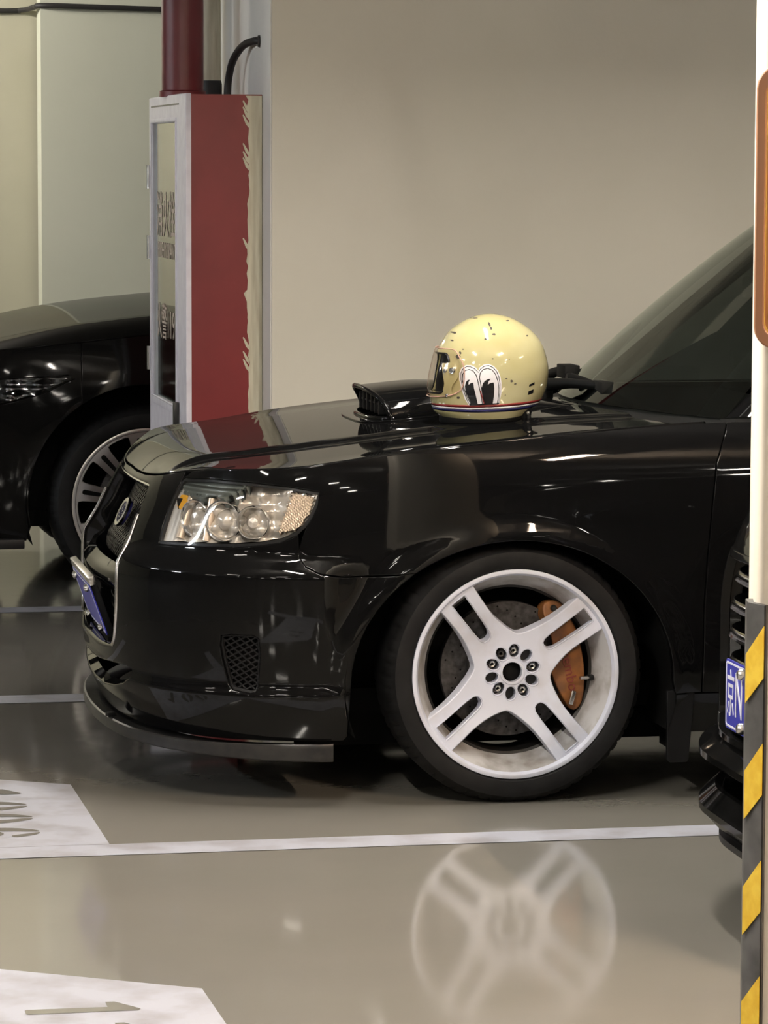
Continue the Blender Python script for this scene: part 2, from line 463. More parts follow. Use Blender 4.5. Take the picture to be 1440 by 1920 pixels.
def text_mesh(name, txt, size, m, parent, loc, X, Yv, depth=.001, align='CENTER', sx=1.):
    """lettering laid out along X with its top towards Yv"""
    cu = bpy.data.curves.new(name, 'FONT'); cu.body = txt; cu.size = size; cu.align_x = align; cu.align_y = 'CENTER'; cu.extrude = depth; cu.resolution_u = 3
    o = bpy.data.objects.new(name, cu); COL.objects.link(o)
    me = bpy.data.meshes.new_from_object(o.evaluated_get(bpy.context.evaluated_depsgraph_get()))
    bpy.data.objects.remove(o); bpy.data.curves.remove(cu)
    X = Vector(X).normalized(); Yv = Vector(Yv).normalized(); Z = X.cross(Yv); X = X*sx
    M = Matrix(((X.x, Yv.x, Z.x, loc[0]), (X.y, Yv.y, Z.y, loc[1]), (X.z, Yv.z, Z.z, loc[2]), (0, 0, 0, 1)))
    me.transform(M); me.name = name; me.materials.clear(); me.materials.append(m)
    o = bpy.data.objects.new(name, me); COL.objects.link(o)
    if parent: o.parent = parent
    return o
# ================================================================ THE SETTING
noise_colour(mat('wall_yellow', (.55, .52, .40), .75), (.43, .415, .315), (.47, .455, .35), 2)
floor = box('floor', (-14, -13, -.2), (16, 18, 0), floor_mat); tag(floor, 'glossy grey-green epoxy floor of the parking garage', 'floor', kind='structure')
ceiling = box('ceiling', (-14, -13, 2.95), (16, 18, 3.1), ceil_paint); tag(ceiling, 'grey garage ceiling above the parked cars', 'ceiling', kind='structure')
def wall(name, lo, hi, m, label):
    o = box(name, lo, hi, m); tag(o, label, 'wall', kind='structure'); return o
WX, WY = 1.70, 11.03                                   # corner of the wall behind the car
wall('wall_back', (WX+.004, WY, 0), (16, 12.32, 2.95), wall_paint, 'broad beige painted wall behind the black car with the helmet')
wall('wall_end', (WX, WY+.004, 0), (WX+.003, 12.316, 2.95), wall_end_paint, 'pale end face of the beige wall behind the red cabinet')
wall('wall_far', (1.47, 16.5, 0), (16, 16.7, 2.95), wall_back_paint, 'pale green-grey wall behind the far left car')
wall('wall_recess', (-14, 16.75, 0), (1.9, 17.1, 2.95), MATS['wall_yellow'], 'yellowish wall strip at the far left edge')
wall('wall_left', (-14, -13, 0), (-13.7, 18, 2.95), dark_wall, 'dark wall on the far side of the aisle')
wall('wall_right', (15.7, -13, 0), (16, 18, 2.95), dark_wall, 'dark wall at the rear end of the bays')
wall('wall_front', (-14, -13, 0), (16, -12.7, 2.95), dark_wall, 'dark wall at the near end of the garage')

# paint on the floor
def floor_patch(name, poly, m, z=.0015, parent=floor):
    V, F, L = cdt(poly, [], .25)
    o = mk(name, [(x, y, z) for x, y in V], [f if np.cross(V[f[1]]-V[f[0]], V[f[2]]-V[f[0]]) > 0 else f[::-1] for f in F], m, parent)
    return o
for y0, y1 in ((7.945, 8.075), (10.255, 10.405), (12.335, 12.48)):
    x1 = 9. if y0 < 8 else (5.5 if y0 < 11 else 1.69)
    x1 = 9. if y0 < 11 else 1.69
    floor_patch('bay_line', [(-.2, y0), (x1, y0), (x1, y1), (-.2, y1)], line_white)
floor_patch('bay_line', [(-.2, 5.66), (1.42, 5.66), (1.42, 5.79), (-.2, 5.79)], line_white)
floor_patch('number_panel', [(.867, 8.076), (.855, 8.875), (.25, 9.235), (.25, 8.076)], line_white, .0018)
floor_patch('number_panel', [(.905, 5.80), (.886, 6.612), (.28, 6.99), (.28, 5.80)], line_white, .0018)
def digit(ch, top, y, h=.215, wd=.135):
    """stencilled figure: its top points to +x, its right to -y"""
    def T(P): return [(top-h+p[1]*h, y-p[0]*wd) for p in P]
    if ch == '1': polys = [[(-.14, .02), (-.10, 0), (.10, 0), (.14, .02), (.13, .97), (.05, 1.), (-.12, .93), (-.42, .80), (-.42, .72), (-.12, .72)]]
    elif ch == '0':
        def arc(sx): return [(sx*.06, .995), (sx*.22, .93), (sx*.40, .74), (sx*.48, .5), (sx*.40, .26), (sx*.22, .07), (sx*.06, .005),
                             (sx*.06, .13), (sx*.13, .26), (sx*.17, .5), (sx*.13, .74), (sx*.06, .87)]
        polys = [arc(-1), arc(1)]
    else:
        polys = [[(-.05, .995), (-.24, .93), (-.42, .72), (-.48, .46), (-.42, .2), (-.26, .05), (-.06, .0), (-.07, .13), (-.15, .26), (-.18, .46), (-.14, .70), (-.06, .86)],
                 [(.03, .99), (.22, .95), (.38, .80), (.42, .70), (.26, .68), (.16, .82)],
                 [(.06, .0), (.26, .06), (.44, .2), (.46, .36), (.34, .52), (.10, .60), (-.12, .55), (-.10, .46), (.12, .46), (.25, .34), (.2, .2), (.08, .1)]]
    V, F = [], []
    for P in polys:
        q = T(smooth_poly(P, 3) if ch != '1' else P); v, f, L = cdt(q, [], .02); b = len(V)
        V += [(a, c, .0026) for a, c in v]; F += [tuple(b+i for i in (t if np.cross(v[t[1]]-v[t[0]], v[t[2]]-v[t[0]]) > 0 else t[::-1])) for t in f]
    return mk('stencil_figure', V, F, floor_mat, floor)
for ch, y in zip('1006', (8.775, 8.60, 8.435, 8.25)): digit(ch, .722, y)
for ch, y in zip('11', (6.475, 6.31)): digit(ch, .752, y)

# ceiling lamps
def lamp(i, x, y, ax, watt, colr, L=1.2):
    root = empty('tube_lamp', (x, y, LAMP_Z)); W = .10
    sx, sy = (L/2, W/2) if ax == 'x' else (W/2, L/2)
    box('housing', (-sx, -sy, .03), (sx, sy, .09), lamp_body, root, .008)
    key = 'tube_glow_%d_%.2f_%.1f' % (watt, colr[2], L)
    m = MATS.get(key) or mat(key, (.9, .9, .9), .5, emit=(colr, watt/(PI*L*PI*.032)*1.0))
    d = (1, 0, 0) if ax == 'x' else (0, 1, 0)
    a = Vector(d)*(L/2-.03)
    tube('tube', [-a, a], .018, m, root, 8)
    for s in (-1, 1):
        o = box('end_holder', (-.015, -.022, -.022), (.015, .022, .035), lamp_body, root, .003)
        o.location = Vector(d)*s*(L/2-.02); o.rotation_euler = (0, 0, 0 if ax == 'x' else PI/2)
        box('drop_rod', (-.005, -.005, .09), (.005, .005, 2.95-LAMP_Z), lamp_body, root, loc=Vector(d)*s*L*.33)
    tag(root, 'slim white ceiling tube lamp above the parking bays', 'lamp', 'ceiling tube lamps')
for i, a in enumerate(LAMPS): lamp(i, *a)

duct = empty('shading_duct', (4.5, 9.45, 2.345)); tag(duct, 'unseen long duct added under the garage ceiling to shade the wall', 'duct')  # out of view, added to shade the upper part of the wall
duct_m = mat('duct_zinc', (.42, .43, .44), .5, metal=.6)
for k in range(8):
    box('duct_section', (-5+1.25*k, -.25, 0), (-5+1.25*k+1.225, .25, .36), duct_m, duct, .004)
    box('duct_flange', (-5+1.25*k+1.22, -.275, -.025), (-5+1.25*k+1.255, .275, .385), duct_m, duct)
    box('duct_hanger', (-5+1.25*k+.6, -.27, .36), (-5+1.25*k+.61, -.26, .605), duct_m, duct); box('duct_hanger', (-5+1.25*k+.6, .26, .36), (-5+1.25*k+.61, .27, .605), duct_m, duct)

# ---------------------------------------------------------------- the fire cabinet, its pipe and cable
cab = empty('fire_cabinet', (1.455, 11.2, 0))          # local: x into the wall, y across its door
CW, CD, CH = .955, .243, 1.785
tag(cab, 'tall red fire hose cabinet with white framed glass door', 'cabinet')
side = box('side_panel', (.012, 0, 0), (CD, .004, CH), cab_red, cab)
box('side_panel', (.012, CW-.004, 0), (CD, CW, CH), cab_red, cab)
box('top_panel', (.012, .004, CH-.004), (CD, CW-.004, CH), cab_red, cab)
box('back_panel', (CD-.004, .004, .004), (CD, CW-.004, CH-.004), cab_in, cab)
box('bottom_panel', (.012, .004, 0), (CD-.004, CW-.004, .02), cab_in, cab)
# ragged brush edge where the wall's cream paint laps onto the red side
rng = random.Random(5)
edge = []; z = 0.
while z < CH-.004:
    edge.append((CD-.045+rng.uniform(-.0035, .0035)+.003*math.sin(z*9)-(rng.random() < .10)*rng.uniform(.004, .014), z)); z += rng.uniform(.010, .030)
edge.append((CD-.052, CH-.004))
pl = edge+[(CD, CH-.004), (CD, 0.)]
panel('brushed_edge', pl, [], flat(((0, -.0012, 0), (1, 0, 0), (0, 0, 1))), cream_paint, cab, step=.06, depth=.001, roll=.0003, out=(0, -1, 0))
for zz in (1.735, 1.715, 1.69, 1.60, 1.575, 1.555, 1.30, .985, .94, .915):
    x0 = CD-.048
    panel('brush_mark', [(x0-.014, zz+.030), (x0-.011, zz+.032), (x0+.006, zz+.004), (x0+.006, zz-.010), (x0-.004, zz+.002)], [], flat(((0, -.0013, 0), (1, 0, 0), (0, 0, 1))), cream_paint, cab, step=.05, depth=.001, roll=.0002, out=(0, -1, 0))
# door: outer frame, glass, lower louvred part
fz0, fz1, gz0, gz1, gy0, gy1 = 0., CH, .777, 1.703, .235, .885
door = empty('door', (0, 0, 0), cab)
fr = panel('door_frame', [(0, .60), (CW, .60), (CW, CH), (0, CH)], [[(gy0, gz0), (gy1, gz0), (gy1, gz1), (gy0, gz1)]], flat(((-.002, 0, 0), (0, 1, 0), (0, 0, 1))), alu, door, step=.2, roll=.004, depth=.018, out=(-1, 0, 0))
for a, b in (((.03, 1.752), (.82, 1.757)),):
    box('frame_groove', (-.0035, .16, 1.754), (-.002, CW-.06, 1.759), dark_metal, door)
box('glass_bead', (-.008, gy0-.02, gz0-.022), (.004, gy1+.02, gz0), alu, door, .002)
box('glass_bead', (-.006, gy0-.012, gz0), (.004, gy0, gz1), alu, door, .002)
box('glass_bead', (-.006, gy1, gz0), (.004, gy1+.012, gz1), alu, door, .002)
box('glass_bead', (-.006, gy0-.012, gz1), (.004, gy1+.012, gz1+.012), alu, door, .002)
gl = box('glass_pane', (.006, gy0, gz0), (.010, gy1, gz1), cab_glass, door)
text_mesh('lettering', '消火栓', .165, red_letter, door, (.0045, (gy0+gy1)/2, 1.385), (0, -1, 0), (0, 0, 1), .0004)
text_mesh('lettering', 'FIRE', .075, red_letter, door, (.0045, (gy0+gy1)/2+.15, 1.275), (0, -1, 0), (0, 0, 1), .0004)
text_mesh('lettering', 'HYDRANT', .075, red_letter, door, (.0045, (gy0+gy1)/2-.09, 1.275), (0, -1, 0), (0, 0, 1), .0004)
text_mesh('lettering', '火警', .13, red_letter, door, (.0045, (gy0+gy1)/2+.11, 1.03), (0, -1, 0), (0, 0, 1), .0004)
for k_, c_ in enumerate('119'): text_mesh('lettering', c_, .13, red_letter, door, (.0045, (gy0+gy1)/2-.06-.07*k_, 1.03), (0, -1, 0), (0, 0, 1), .0004)
for k in range(7):
    z0 = .60-.085*(k+1)
    box('louvre', (-.002-.004, .0, z0), (.014, CW, z0+.079), alu, door, .004)
box('door_handle', (-.022, gy0-.075, .72), (-.004, gy0-.055, .80), dark_metal, door, .004)
for zz in (1.52, 1.28, .9):
    lathe('hinge', [(0, -.04), (.008, -.04), (.008, .04), (0, .04)], steel, door, 12, 'z', loc=(-.006, CW-.004, zz))
# what stands inside the cabinet
reel = empty('fire_hose', (1.455+.13, 11.2+.52, .34)); tag(reel, 'rolled grey fire hose with steel nozzle behind the cabinet glass', 'hose')
hose_m = noise_colour(mat('hose_canvas', (.16, .18, .17), .8), (.11, .13, .12), (.22, .24, .23), 30)
for k in range(6):
    o = lathe('hose_coil', [(.27, -.07), (.285, -.066), (.29, 0), (.285, .066), (.27, .07)], hose_m, reel, 40, 'x', loc=(0, 0, .28))
    o.scale = (1, .30+.13*k, .30+.13*k)
lathe('nozzle', [(0, -.14), (.022, -.14), (.03, -.05), (.03, .05), (.016, .12), (0, .12)], steel, reel, 20, 'z', loc=(-.085, -.20, .56))
lathe('coupling', [(0, -.03), (.04, -.03), (.045, 0), (.04, .03), (0, .03)], steel, reel, 20, 'z', loc=(-.085, -.20, .40))
# riser pipe
pipe = empty('riser_pipe', (1.512, 11.72, CH)); tag(pipe, 'dark red riser pipe rising from the fire cabinet', 'pipe')
lathe('pipe_body', [(.069, 0), (.0695, .3), (.069, .6), (.0695, 1.165)], pipe_red, pipe, 40, 'z')
lathe('collar', [(.069, 0), (.078, .0), (.078, .018), (.069, .022)], pipe_red, pipe, 40, 'z')
pipe2 = empty('drain_pipe', (1.652, 12.05, CH)); tag(pipe2, 'slim cream pipe beside the red riser pipe', 'pipe')
lathe('pipe_body', [(.033, .06), (.033, 1.165)], cream_paint, pipe2, 28, 'z')
lathe('sleeve', [(.0, 0), (.037, 0), (.037, .05), (.034, .062)], cable_black, pipe2, 28, 'z')
cb = tube('cable', bez([(1.706, 11.26, 1.955), (1.69, 11.30, 1.957), (1.672, 11.44, 1.945), (1.655, 11.55, 1.90), (1.648, 11.60, 1.84), (1.645, 11.61, 1.785)], 8), .0125, cable_black)
tag(cb, 'short black cable bending from the wall into the cabinet top', 'cable')
hole = lathe('wall_bushing', [(0, -.002), (.020, -.002), (.018, -.006), (0, -.006)], cable_black, None, 20, 'x', loc=(1.70, 11.258, 1.955)); tag(hole, 'small black bushing where the cable enters the pale wall', 'bushing')
wc = tube('wall_cable', bez([(-.4, 16.735, 2.262), (1.2, 16.733, 2.266), (1.40, 16.72, 2.270), (1.448, 16.56, 2.278), (1.5, 16.482, 2.283), (1.9, 16.482, 2.274), (2.6, 16.482, 2.262), (4, 16.482, 2.25)], 6), .0125, cable_black)
tag(wc, 'thin black cable running high along the far wall', 'cable')

# ---------------------------------------------------------------- the pillar at the right edge
PX, PY = 1.507, 5.0
pil = empty('pillar', (PX, PY, 0), rot=(0, 0, math.radians(-15.6))); tag(pil, 'bright cream square pillar at the right edge with striped corner guard', 'pillar')
c = .026
panel('shaft', [(-.0145, 0+c), (0.0, 0), (.62, 0), (.62, .5), (-.0145, .5)], [], lambda u, v: np.stack([u, v, 0*u+1.47], -1), pillar_paint, pil, step=.4, roll=0.001, depth=2.9, out=(0, 0, 1)).location = (0, 0, 1.475)
guard = empty('corner_guard', (-.0195, -.006, 0), pil); GH = .930
gp = panel('guard_strip', [(-.0065, .07), (-.004, .03), (.020, -.006), (.024, -.002), (.004, .034), (.004, .07)], [], lambda u, v: np.stack([u, v, 0*u+GH], -1), guard_black, guard, step=.1, roll=.001, depth=GH-.002, out=(0, 0, 1))
for k in range(6):
    z0 = .852-.175*k
    fnp = lambda u, v: np.stack([-.0055+.0255*u, .0275-.036*u, v], -1)+np.array([-.0012, -.0010, 0])
    zz_ = [(0., z0-.073), (1., z0-.030), (1., z0+.047), (0., z0)]
    if zz_[0][1] > 0: panel('yellow_stripe', zz_, [], fnp, guard_yellow, guard, step=.2, roll=.0002, depth=.001, out=(-1, -1, 0))
sign = empty('wall_sign', (1.4855, 4.985, 1.31), rot=(0, 0, math.radians(-15.6))); tag(sign, 'orange rounded sign with yellow border on the cream pillar', 'sign')
panel('sign_frame', rrect(-.002, 0, .42, .405, .03), [rrect(.007, .013, .407, .392, .022)], flat(((0, -.004, 0), (1, 0, 0), (0, 0, 1))), sign_brown, sign, step=.1, roll=.003, depth=.016, out=(0, -1, 0))
panel('yellow_border', rrect(.007, .013, .407, .392, .022), [rrect(.0110, .0195, .4015, .3855, .017)], flat(((0, -.001, 0), (1, 0, 0), (0, 0, 1))), sign_yellow, sign, step=.1, roll=.0005, depth=.008, out=(0, -1, 0))
panel('sign_face', rrect(.0110, .0195, .4015, .3855, .017), [], flat(((0, .001, 0), (1, 0, 0), (0, 0, 1))), sign_orange, sign, step=.1, roll=.0005, depth=.008, out=(0, -1, 0))
# ================================================================ CARS
class Hood:
    """z over the plan: a crown that rolls down to meet the skin's top edge"""
    def __init__(self, belt, ztop, s1, zc, crown, half, R=.13, bulge=None):
        self.s = np.linspace(-s1, s1, 500); self.zt = ztop(np.abs(self.s)); P = belt.at(self.s, self.zt)
        self.B = P; self.zc, self.crown, self.half, self.R, self.bulge = zc, crown, half, R, bulge
        C = self.base(P[:, 0], P[:, 1]); self.D = C-P[:, 2]
    def base(self, x, y):
        z = self.zc(x)-self.crown*(y/self.half)**2
        if self.bulge: z = z+self.bulge(x, y)
        return z
    def __call__(self, x, y):
        x = np.asarray(x, float); y = np.asarray(y, float)
        out = np.zeros(len(x))
        for i in range(0, len(x), 2000):
            xx, yy = x[i:i+2000], y[i:i+2000]
            a, b = self.B[:-1, :2], self.B[1:, :2]; ab = b-a; L2 = (ab**2).sum(1)
            q = np.stack([xx, yy], -1)[:, None]-a[None]
            t = np.clip((q*ab[None]).sum(-1)/L2[None], 0, 1)
            d2 = ((q-t[..., None]*ab[None])**2).sum(-1); k = d2.argmin(1); r = np.arange(len(xx))
            d = np.sqrt(d2[r, k]); D = self.D[k]*(1-t[r, k])+self.D[k+1]*t[r, k]
            out[i:i+2000] = self.base(xx, yy)-D*np.clip(1-d/self.R, 0, 1)**2
        return out
    def fn(self, x, y): return np.stack([x, y, self(x, y)], -1)

def seq(f, a, b, n): return [f(t) for t in np.linspace(a, b, n)]

def greenhouse(root, g, glass):
    """windscreen, pillars, roof, side windows and tail window from a few key points"""
    def ws(u, v):
        w = 2*v-1; q = w*w
        b = np.stack([g['bx']+(g['bxe']-g['bx'])*q, w*g['by'], g['bz']+(g['bze']-g['bz'])*q], -1)
        t = np.stack([g['tx']+(g['txe']-g['tx'])*q, w*g['ty'], g['tz']+(g['tze']-g['tz'])*q], -1)
        p = b+(t-b)*u[:, None]; bl = .022*4*u*(1-u)
        p[:, 2] += bl*.8; p[:, 0] -= bl*.6
        return p
    sheet('windscreen', ws, 16, 30, glass, root)
    fy, fz = g['ty'], g['tze']
    def roof(u, v):
        w = 2*v-1; q = w*w
        x0 = g['tx']+(g['txe']-g['tx'])*q; x = x0+(g['rx']-x0)*u
        z = (g['tz']+(g['tze']-g['tz'])*q)+.045*np.sin(np.clip(u, 0, 1)*PI*.8)-.03*u*u
        return np.stack([x, w*(fy+.02*np.sin(u*PI)), z], -1)
    sheet('roof', roof, 24, 24, g['paint'], root, flip=True)
    e1 = roof(np.array([1., 1.]), np.array([0., 1.])); c1 = roof(np.array([1.]), np.array([.5]))[0]
    def tail(u, v):
        w = 2*v-1; q = w*w
        t = np.stack([g['rx']+0*w, w*fy, c1[2]+(e1[0][2]-c1[2])*q], -1)
        b = np.stack([g['qx']-.12*q, w*g['qy'], g['qz']+0*w], -1)
        return t+(b-t)*u[:, None]
    sheet('tail_window', tail, 10, 16, glass, root, flip=True)
    for s in (-1, 1):
        A = np.array([g['bxe'], s*g['by'], g['bze']]); Bp = np.array([g['txe'], s*fy, fz])
        wy = g['sy']
        def pil(u, v, A=A, Bp=Bp, s=s):
            a = A+(Bp-A)*u[:, None]; a2 = np.array([g['bxe']+.09, s*wy, g['bze']])+(np.array([g['txe']+.05, s*(fy+.02), fz-.035])-np.array([g['bxe']+.09, s*wy, g['bze']]))*u[:, None]
            p = a+(a2-a)*v[:, None]; p[:, 1] += s*.016*4*v*(1-v); p[:, 2] += .008*4*v*(1-v)
            return p
        sheet('windscreen_pillar', pil, 10, 8, g['paint'], root, flip=(s > 0))
        def side_w(u, v, s=s):
            x = (g['bxe']+.09)+(g['qx']-.14-g['bxe']-.09)*u
            xt = (g['txe']+.05)+(g['rx']-g['txe']-.05)*u
            b = np.stack([x, 0*u+s*(wy-.0*u), 0*u+g['bze']], -1); t = np.stack([xt, 0*u+s*(fy+.02), 0*u+fz-.035], -1)
            p = b+(t-b)*v[:, None]; p[:, 1] += s*.02*4*v*(1-v)
            return p
        sheet('side_window', side_w, 20, 8, glass, root, flip=(s > 0))
        def rail(u, v, s=s):
            xt = (g['txe']+.05)+(g['rx']-g['txe']-.05)*u
            a = np.stack([xt, 0*u+s*(fy+.02), 0*u+fz-.035], -1); rf = roof(u, np.full_like(u, 0. if s < 0 else 1.))
            p = a+(rf-a)*v[:, None]; p[:, 1] += s*.012*4*v*(1-v)
            return p
        sheet('roof_rail', rail, 20, 5, g['paint'], root, flip=(s > 0))

def simple_tyre_profile(R, rim, wdt):
    return [(rim-.004, .02), (rim+.006, .006), (rim+(R-rim)*.4, 0), (rim+(R-rim)*.66, .004), (R-.013, .016), (R-.005, .032), (R-.0005, .055), (R, wdt/2),
            (R-.0005, wdt-.055), (R-.005, wdt-.032), (R-.013, wdt-.016), (rim+(R-rim)*.66, wdt-.004), (rim+(R-rim)*.4, wdt), (rim-.004, wdt-.02)]
def tyre(parent, R, rim, wdt, sub='tyre'):
    def mod(i, j, r, h):
        if j in (4, 5, 6) or j in (8, 9, 10):
            if i % 5 == 0: r -= .0045 if j in (5, 9) else .003
        return r, h
    o = lathe(sub, simple_tyre_profile(R, rim, wdt), rubber, parent, 320, 'y', mod=mod, smooth=30)
    for v in o.data.vertices:                      # the tread flattens where it stands on the floor
        if v.co.z < -R+.006: v.co.z = -R+.006
    return o

# ---------------------------------------------------------------- main car
ORG = (1.912, 9.28, 0.)
car = empty('car', ORG)
tag(car, 'black car with white four-spoke wheel and a helmet on its hood', 'car')
B = BELT
HL = [(1.055, .773), (1.050, .745), (1.038, .718), (1.022, .694), (1.000, .674), (.960, .655), (.910, .647), (.859, .642), (.734, .637), (.577, .631), (.571, .66), (.567, .70), (.566, .744), (.572, .775), (.585, .787), (.75, .795), (.879, .793), (.978, .785)]
def grow(poly, d):
    P = np.array(poly); n = len(P); out = []
    ar = sum(P[i][0]*P[(i+1) % n][1]-P[(i+1) % n][0]*P[i][1] for i in range(n)); sg = 1 if ar > 0 else -1
    for i in range(n):
        t = P[(i+1) % n]-P[i-1]; t = t/np.linalg.norm(t); out.append(tuple(P[i]+sg*d*np.array([t[1], -t[0]])))
    return out
HLg = grow(HL, .0055)
ZT = Spl([0, .35, .55, .842, 1.044, 1.11, 1.322, 1.648, 1.85, 2.02], [.778, .783, .806, .827, .842, .852, .879, .911, .928, .937])
S_END = float(B.sx(.49))
def arch_pt(th, wx=0., g=0.):
    a = (.415 if math.cos(th) < 0 else .395)+g
    return (float(B.sx(wx+a*math.cos(th))), .30+(.358+g)*math.sin(th))
th_seam = PI-math.asin((.578-.30)/.358)
seam = [(float(B.sx(x)), z) for x, z in ((-.30, .574), (-.36, .571), (-.43, .570), (-.485, .577), (-.522, .595), (-.540, .622))]
def side_pt(x, z): return (float(B.sx(x)), z)
# front bumper
near = [(0., .165), (.5, .165), (.9, .165), side_pt(-.432, .165), side_pt(-.424, .175), side_pt(-.418, .24)]
near += [arch_pt(t) for t in np.linspace(PI, th_seam, 9)]
near += [(s, z-.003) for s, z in seam]
near += [HLg[i] for i in (4, 5, 6, 7, 8, 9, 10, 11, 12, 13)]
near += [(s, float(ZT(s))-.005) for s in (.56, .5, .42, .35, .25, .12, 0.)]
poly = near+[(-s, z) for s, z in near[-2:0:-1]]
def half_hole(pts):
    pts = [tuple(map(float, p)) for p in pts]
    return pts+[(-s, z) for s, z in pts[::-1] if abs(s) > 1e-6]
main_hole = smooth_poly(half_hole([(.10, .330), (.22, .332), (.33, .340), (.385, .362), (.41, .41), (.425, .48), (.42, .57), (.397, .66), (.377, .72), (.362, .748), (.335, .761), (.28, .763), (.10, .763)]), 3)
low_hole = half_hole([(0.02, .222), (.20, .226), (.33, .238), (.43, .256), (.485, .278), (.497, .295), (.49, .308), (.44, .314), (.30, .305), (.15, .298), (.02, .296)])
fog = [(.815, .425), (.845, .43), (.90, .429), (.915, .420), (.918, .38), (.912, .30), (.905, .284), (.89, .281), (.845, .288), (.832, .30), (.818, .36), (.812, .40)]
panel('front_bumper', poly, [main_hole, low_hole, fog, [(-s, z) for s, z in fog]], lambda s, z: B.at(s, z), paint, car, step=.016, roll=.003, depth=.012, hole_depth=[.085, .03, .05, .05], hole_roll=[.012, .006, .004, .004], out=lambda P: P-np.array([.6, 0, .45]))
# fenders
fen = [(s, z+.004) for s, z in seam[::-1]]
fen = [arch_pt(th_seam-.012)]+[(s, z+.004) for s, z in seam]+[HLg[i] for i in (3, 2, 1, 0, 17, 16, 15, 14)]
tops = [(s, float(ZT(s))-.005) for s in np.linspace(.62, S_END+.02, 22)]
gap = [(.540, .934), (.520, .89), (.500, .837), (.488, .731), (.476, .6), (.469, .48), (.470, .35), (.470, .268)]
fen += tops+[side_pt(x-.0035, z) for x, z in gap]+[side_pt(.402, .268)]
fen += [arch_pt(t) for t in np.linspace(0., th_seam-.02, 30)]
panel('front_fender', fen, [], lambda s, z: B.at(s, z), paint, car, mirror=True, step=.02, roll=.003, depth=.022, out=(0, -1, 0))
# doors and tail
dr = [side_pt(x+.0035, z) for x, z in gap]+[side_pt(1.52, .268), side_pt(1.52, .934)]
panel('front_door', dr, [], lambda s, z: B.at(s, z), paint, car, mirror=True, step=.04, roll=.003, depth=.02, out=(0, -1, 0))
rd = [side_pt(1.528, .934), side_pt(1.528, .268), side_pt(2.10, .268)]+[arch_pt(t, 2.525, .012) for t in np.linspace(PI-.05, PI*.62, 10)]+[side_pt(2.36, .80), side_pt(2.42, .934)]
panel('rear_door', rd, [], lambda s, z: B.at(s, z), paint, car, mirror=True, step=.04, roll=.003, depth=.02, out=(0, -1, 0))
qp = [side_pt(2.428, .934), side_pt(2.368, .80)]+[arch_pt(t, 2.525, .0) for t in np.linspace(PI*.615, 0., 16)]+[side_pt(2.92, .22), (B.L, .22), (B.L, .934)]
panel('quarter_panel', qp, [], lambda s, z: B.at(s, z), paint, car, mirror=True, step=.05, roll=.003, depth=.02, out=lambda P: P-np.array([2.4, 0, .5]))
sl = [side_pt(.405, .262), side_pt(.41, .165), side_pt(2.10, .165), side_pt(2.11, .262)]
panel('sill', sl, [], lambda s, z: B.at(s, z, -.006), paint, car, mirror=True, step=.05, roll=.003, depth=.02, out=(0, -1, 0))
# hood
def bulge(x, y):
    yr = .40+.06*sst(-.8, -.2, x)
    return .011*sst(yr+.030, yr-.012, np.abs(y))*sst(-.93, -.72, x)-.004
zc = Spl([-.97, -.9, -.8, -.667, -.55, -.45, -.35, -.2, 0, .2, .45], [.770, .796, .820, .838, .852, .865, .878, .896, .914, .926, .936])
HD = Hood(B, ZT, S_END, zc, .014, .80, .12, bulge)
eb = HD.B[:, :2]
xr = eb[-1, 0]; yr_ = abs(eb[-1, 1])
rear = [(xr-(xr-.305)*(1-(abs(y)/yr_)**1.7), y) for y in np.linspace(-yr_, yr_, 41)[1:-1]]
hp = [tuple(p*(1, .9965)+(.0035, 0)) for p in eb[::3]]
if hp[-1][1] > 0: hp = hp[::-1]; 
rear_o = rear if hp[-1][1] < 0 else rear[::-1]
hood_o = panel('hood', hp+rear_o, [], HD.fn, paint, car, step=.02, roll=.003, depth=.014, out=(0, 0, 1))

# hood scoop
scoop = empty('hood_scoop', (0, 0, 0), car)
SX0, SX1 = -.238, .33
def scoop_w(x): return .205-.03*sst(-.2, .33, x)
def scoop_h(x): return (.082*(1-sst(-.12, .36, x))+.004)*(1+.0*x)
def scoop_fn(u, v, k=1., dx=0.):
    x = SX0+(SX1-SX0)*u; th = PI*(1-v); c = np.cos(th); s = np.sin(th)
    y = scoop_w(x)*k*np.sign(c)*np.abs(c)**.68
    zb = HD(x, y)-.004
    lean = .05*(1-u)**6
    h = scoop_h(x)*np.abs(s)**.72*(1 if k == 1 else k)
    return np.stack([x-lean*(h/.085)*0-.018*(h/.086)*(1-u)**4+.012*(1-u)**4+.034*(np.abs(y)/.205)**3*(1-u)**4+dx, y, zb+h], -1)
o = sheet('scoop_shell', scoop_fn, 26, 40, paint, scoop)
ring_o = scoop_fn(np.zeros(40), np.linspace(0, 1, 40)); ring_i = scoop_fn(np.zeros(40), np.linspace(0, 1, 40), .90)+np.array([.002, 0, .006])
ring_d = ring_i*np.array([1, .97, 1])+np.array([.09, 0, -.004])
V = list(ring_o)+list(ring_i)+list(ring_d); F = [(i, i+1, 41+i, 40+i) for i in range(39)]+[(40+i, 41+i, 81+i, 80+i) for i in range(39)]
smooth_by_angle(mk('scoop_lip', V, F, paint, scoop), 35)
tube('scoop_rim', [Vector(p) for p in ring_o]+[Vector(p*np.array([1, 1, 0])+np.array([.004, 0, float(HD(p[:1], p[1:2])[0])+.006])) for p in ring_o[::-3]]+[Vector(ring_o[0])], .0065, paint, scoop, 10, caps=False)
mk('scoop_duct', list(ring_d), [tuple(range(40))], cavity, scoop)
V, F = [], []
lo, hi = ring_i[0], ring_i[-1]
for k in range(40): V += [ring_i[k]+np.array([.02, 0, 0]), np.array([ring_i[k][0]+.02, ring_i[k][1], lo[2]-.0+(HD(np.array([SX0+.03]), np.array([ring_i[k][1]]))[0]-lo[2])+.008])]
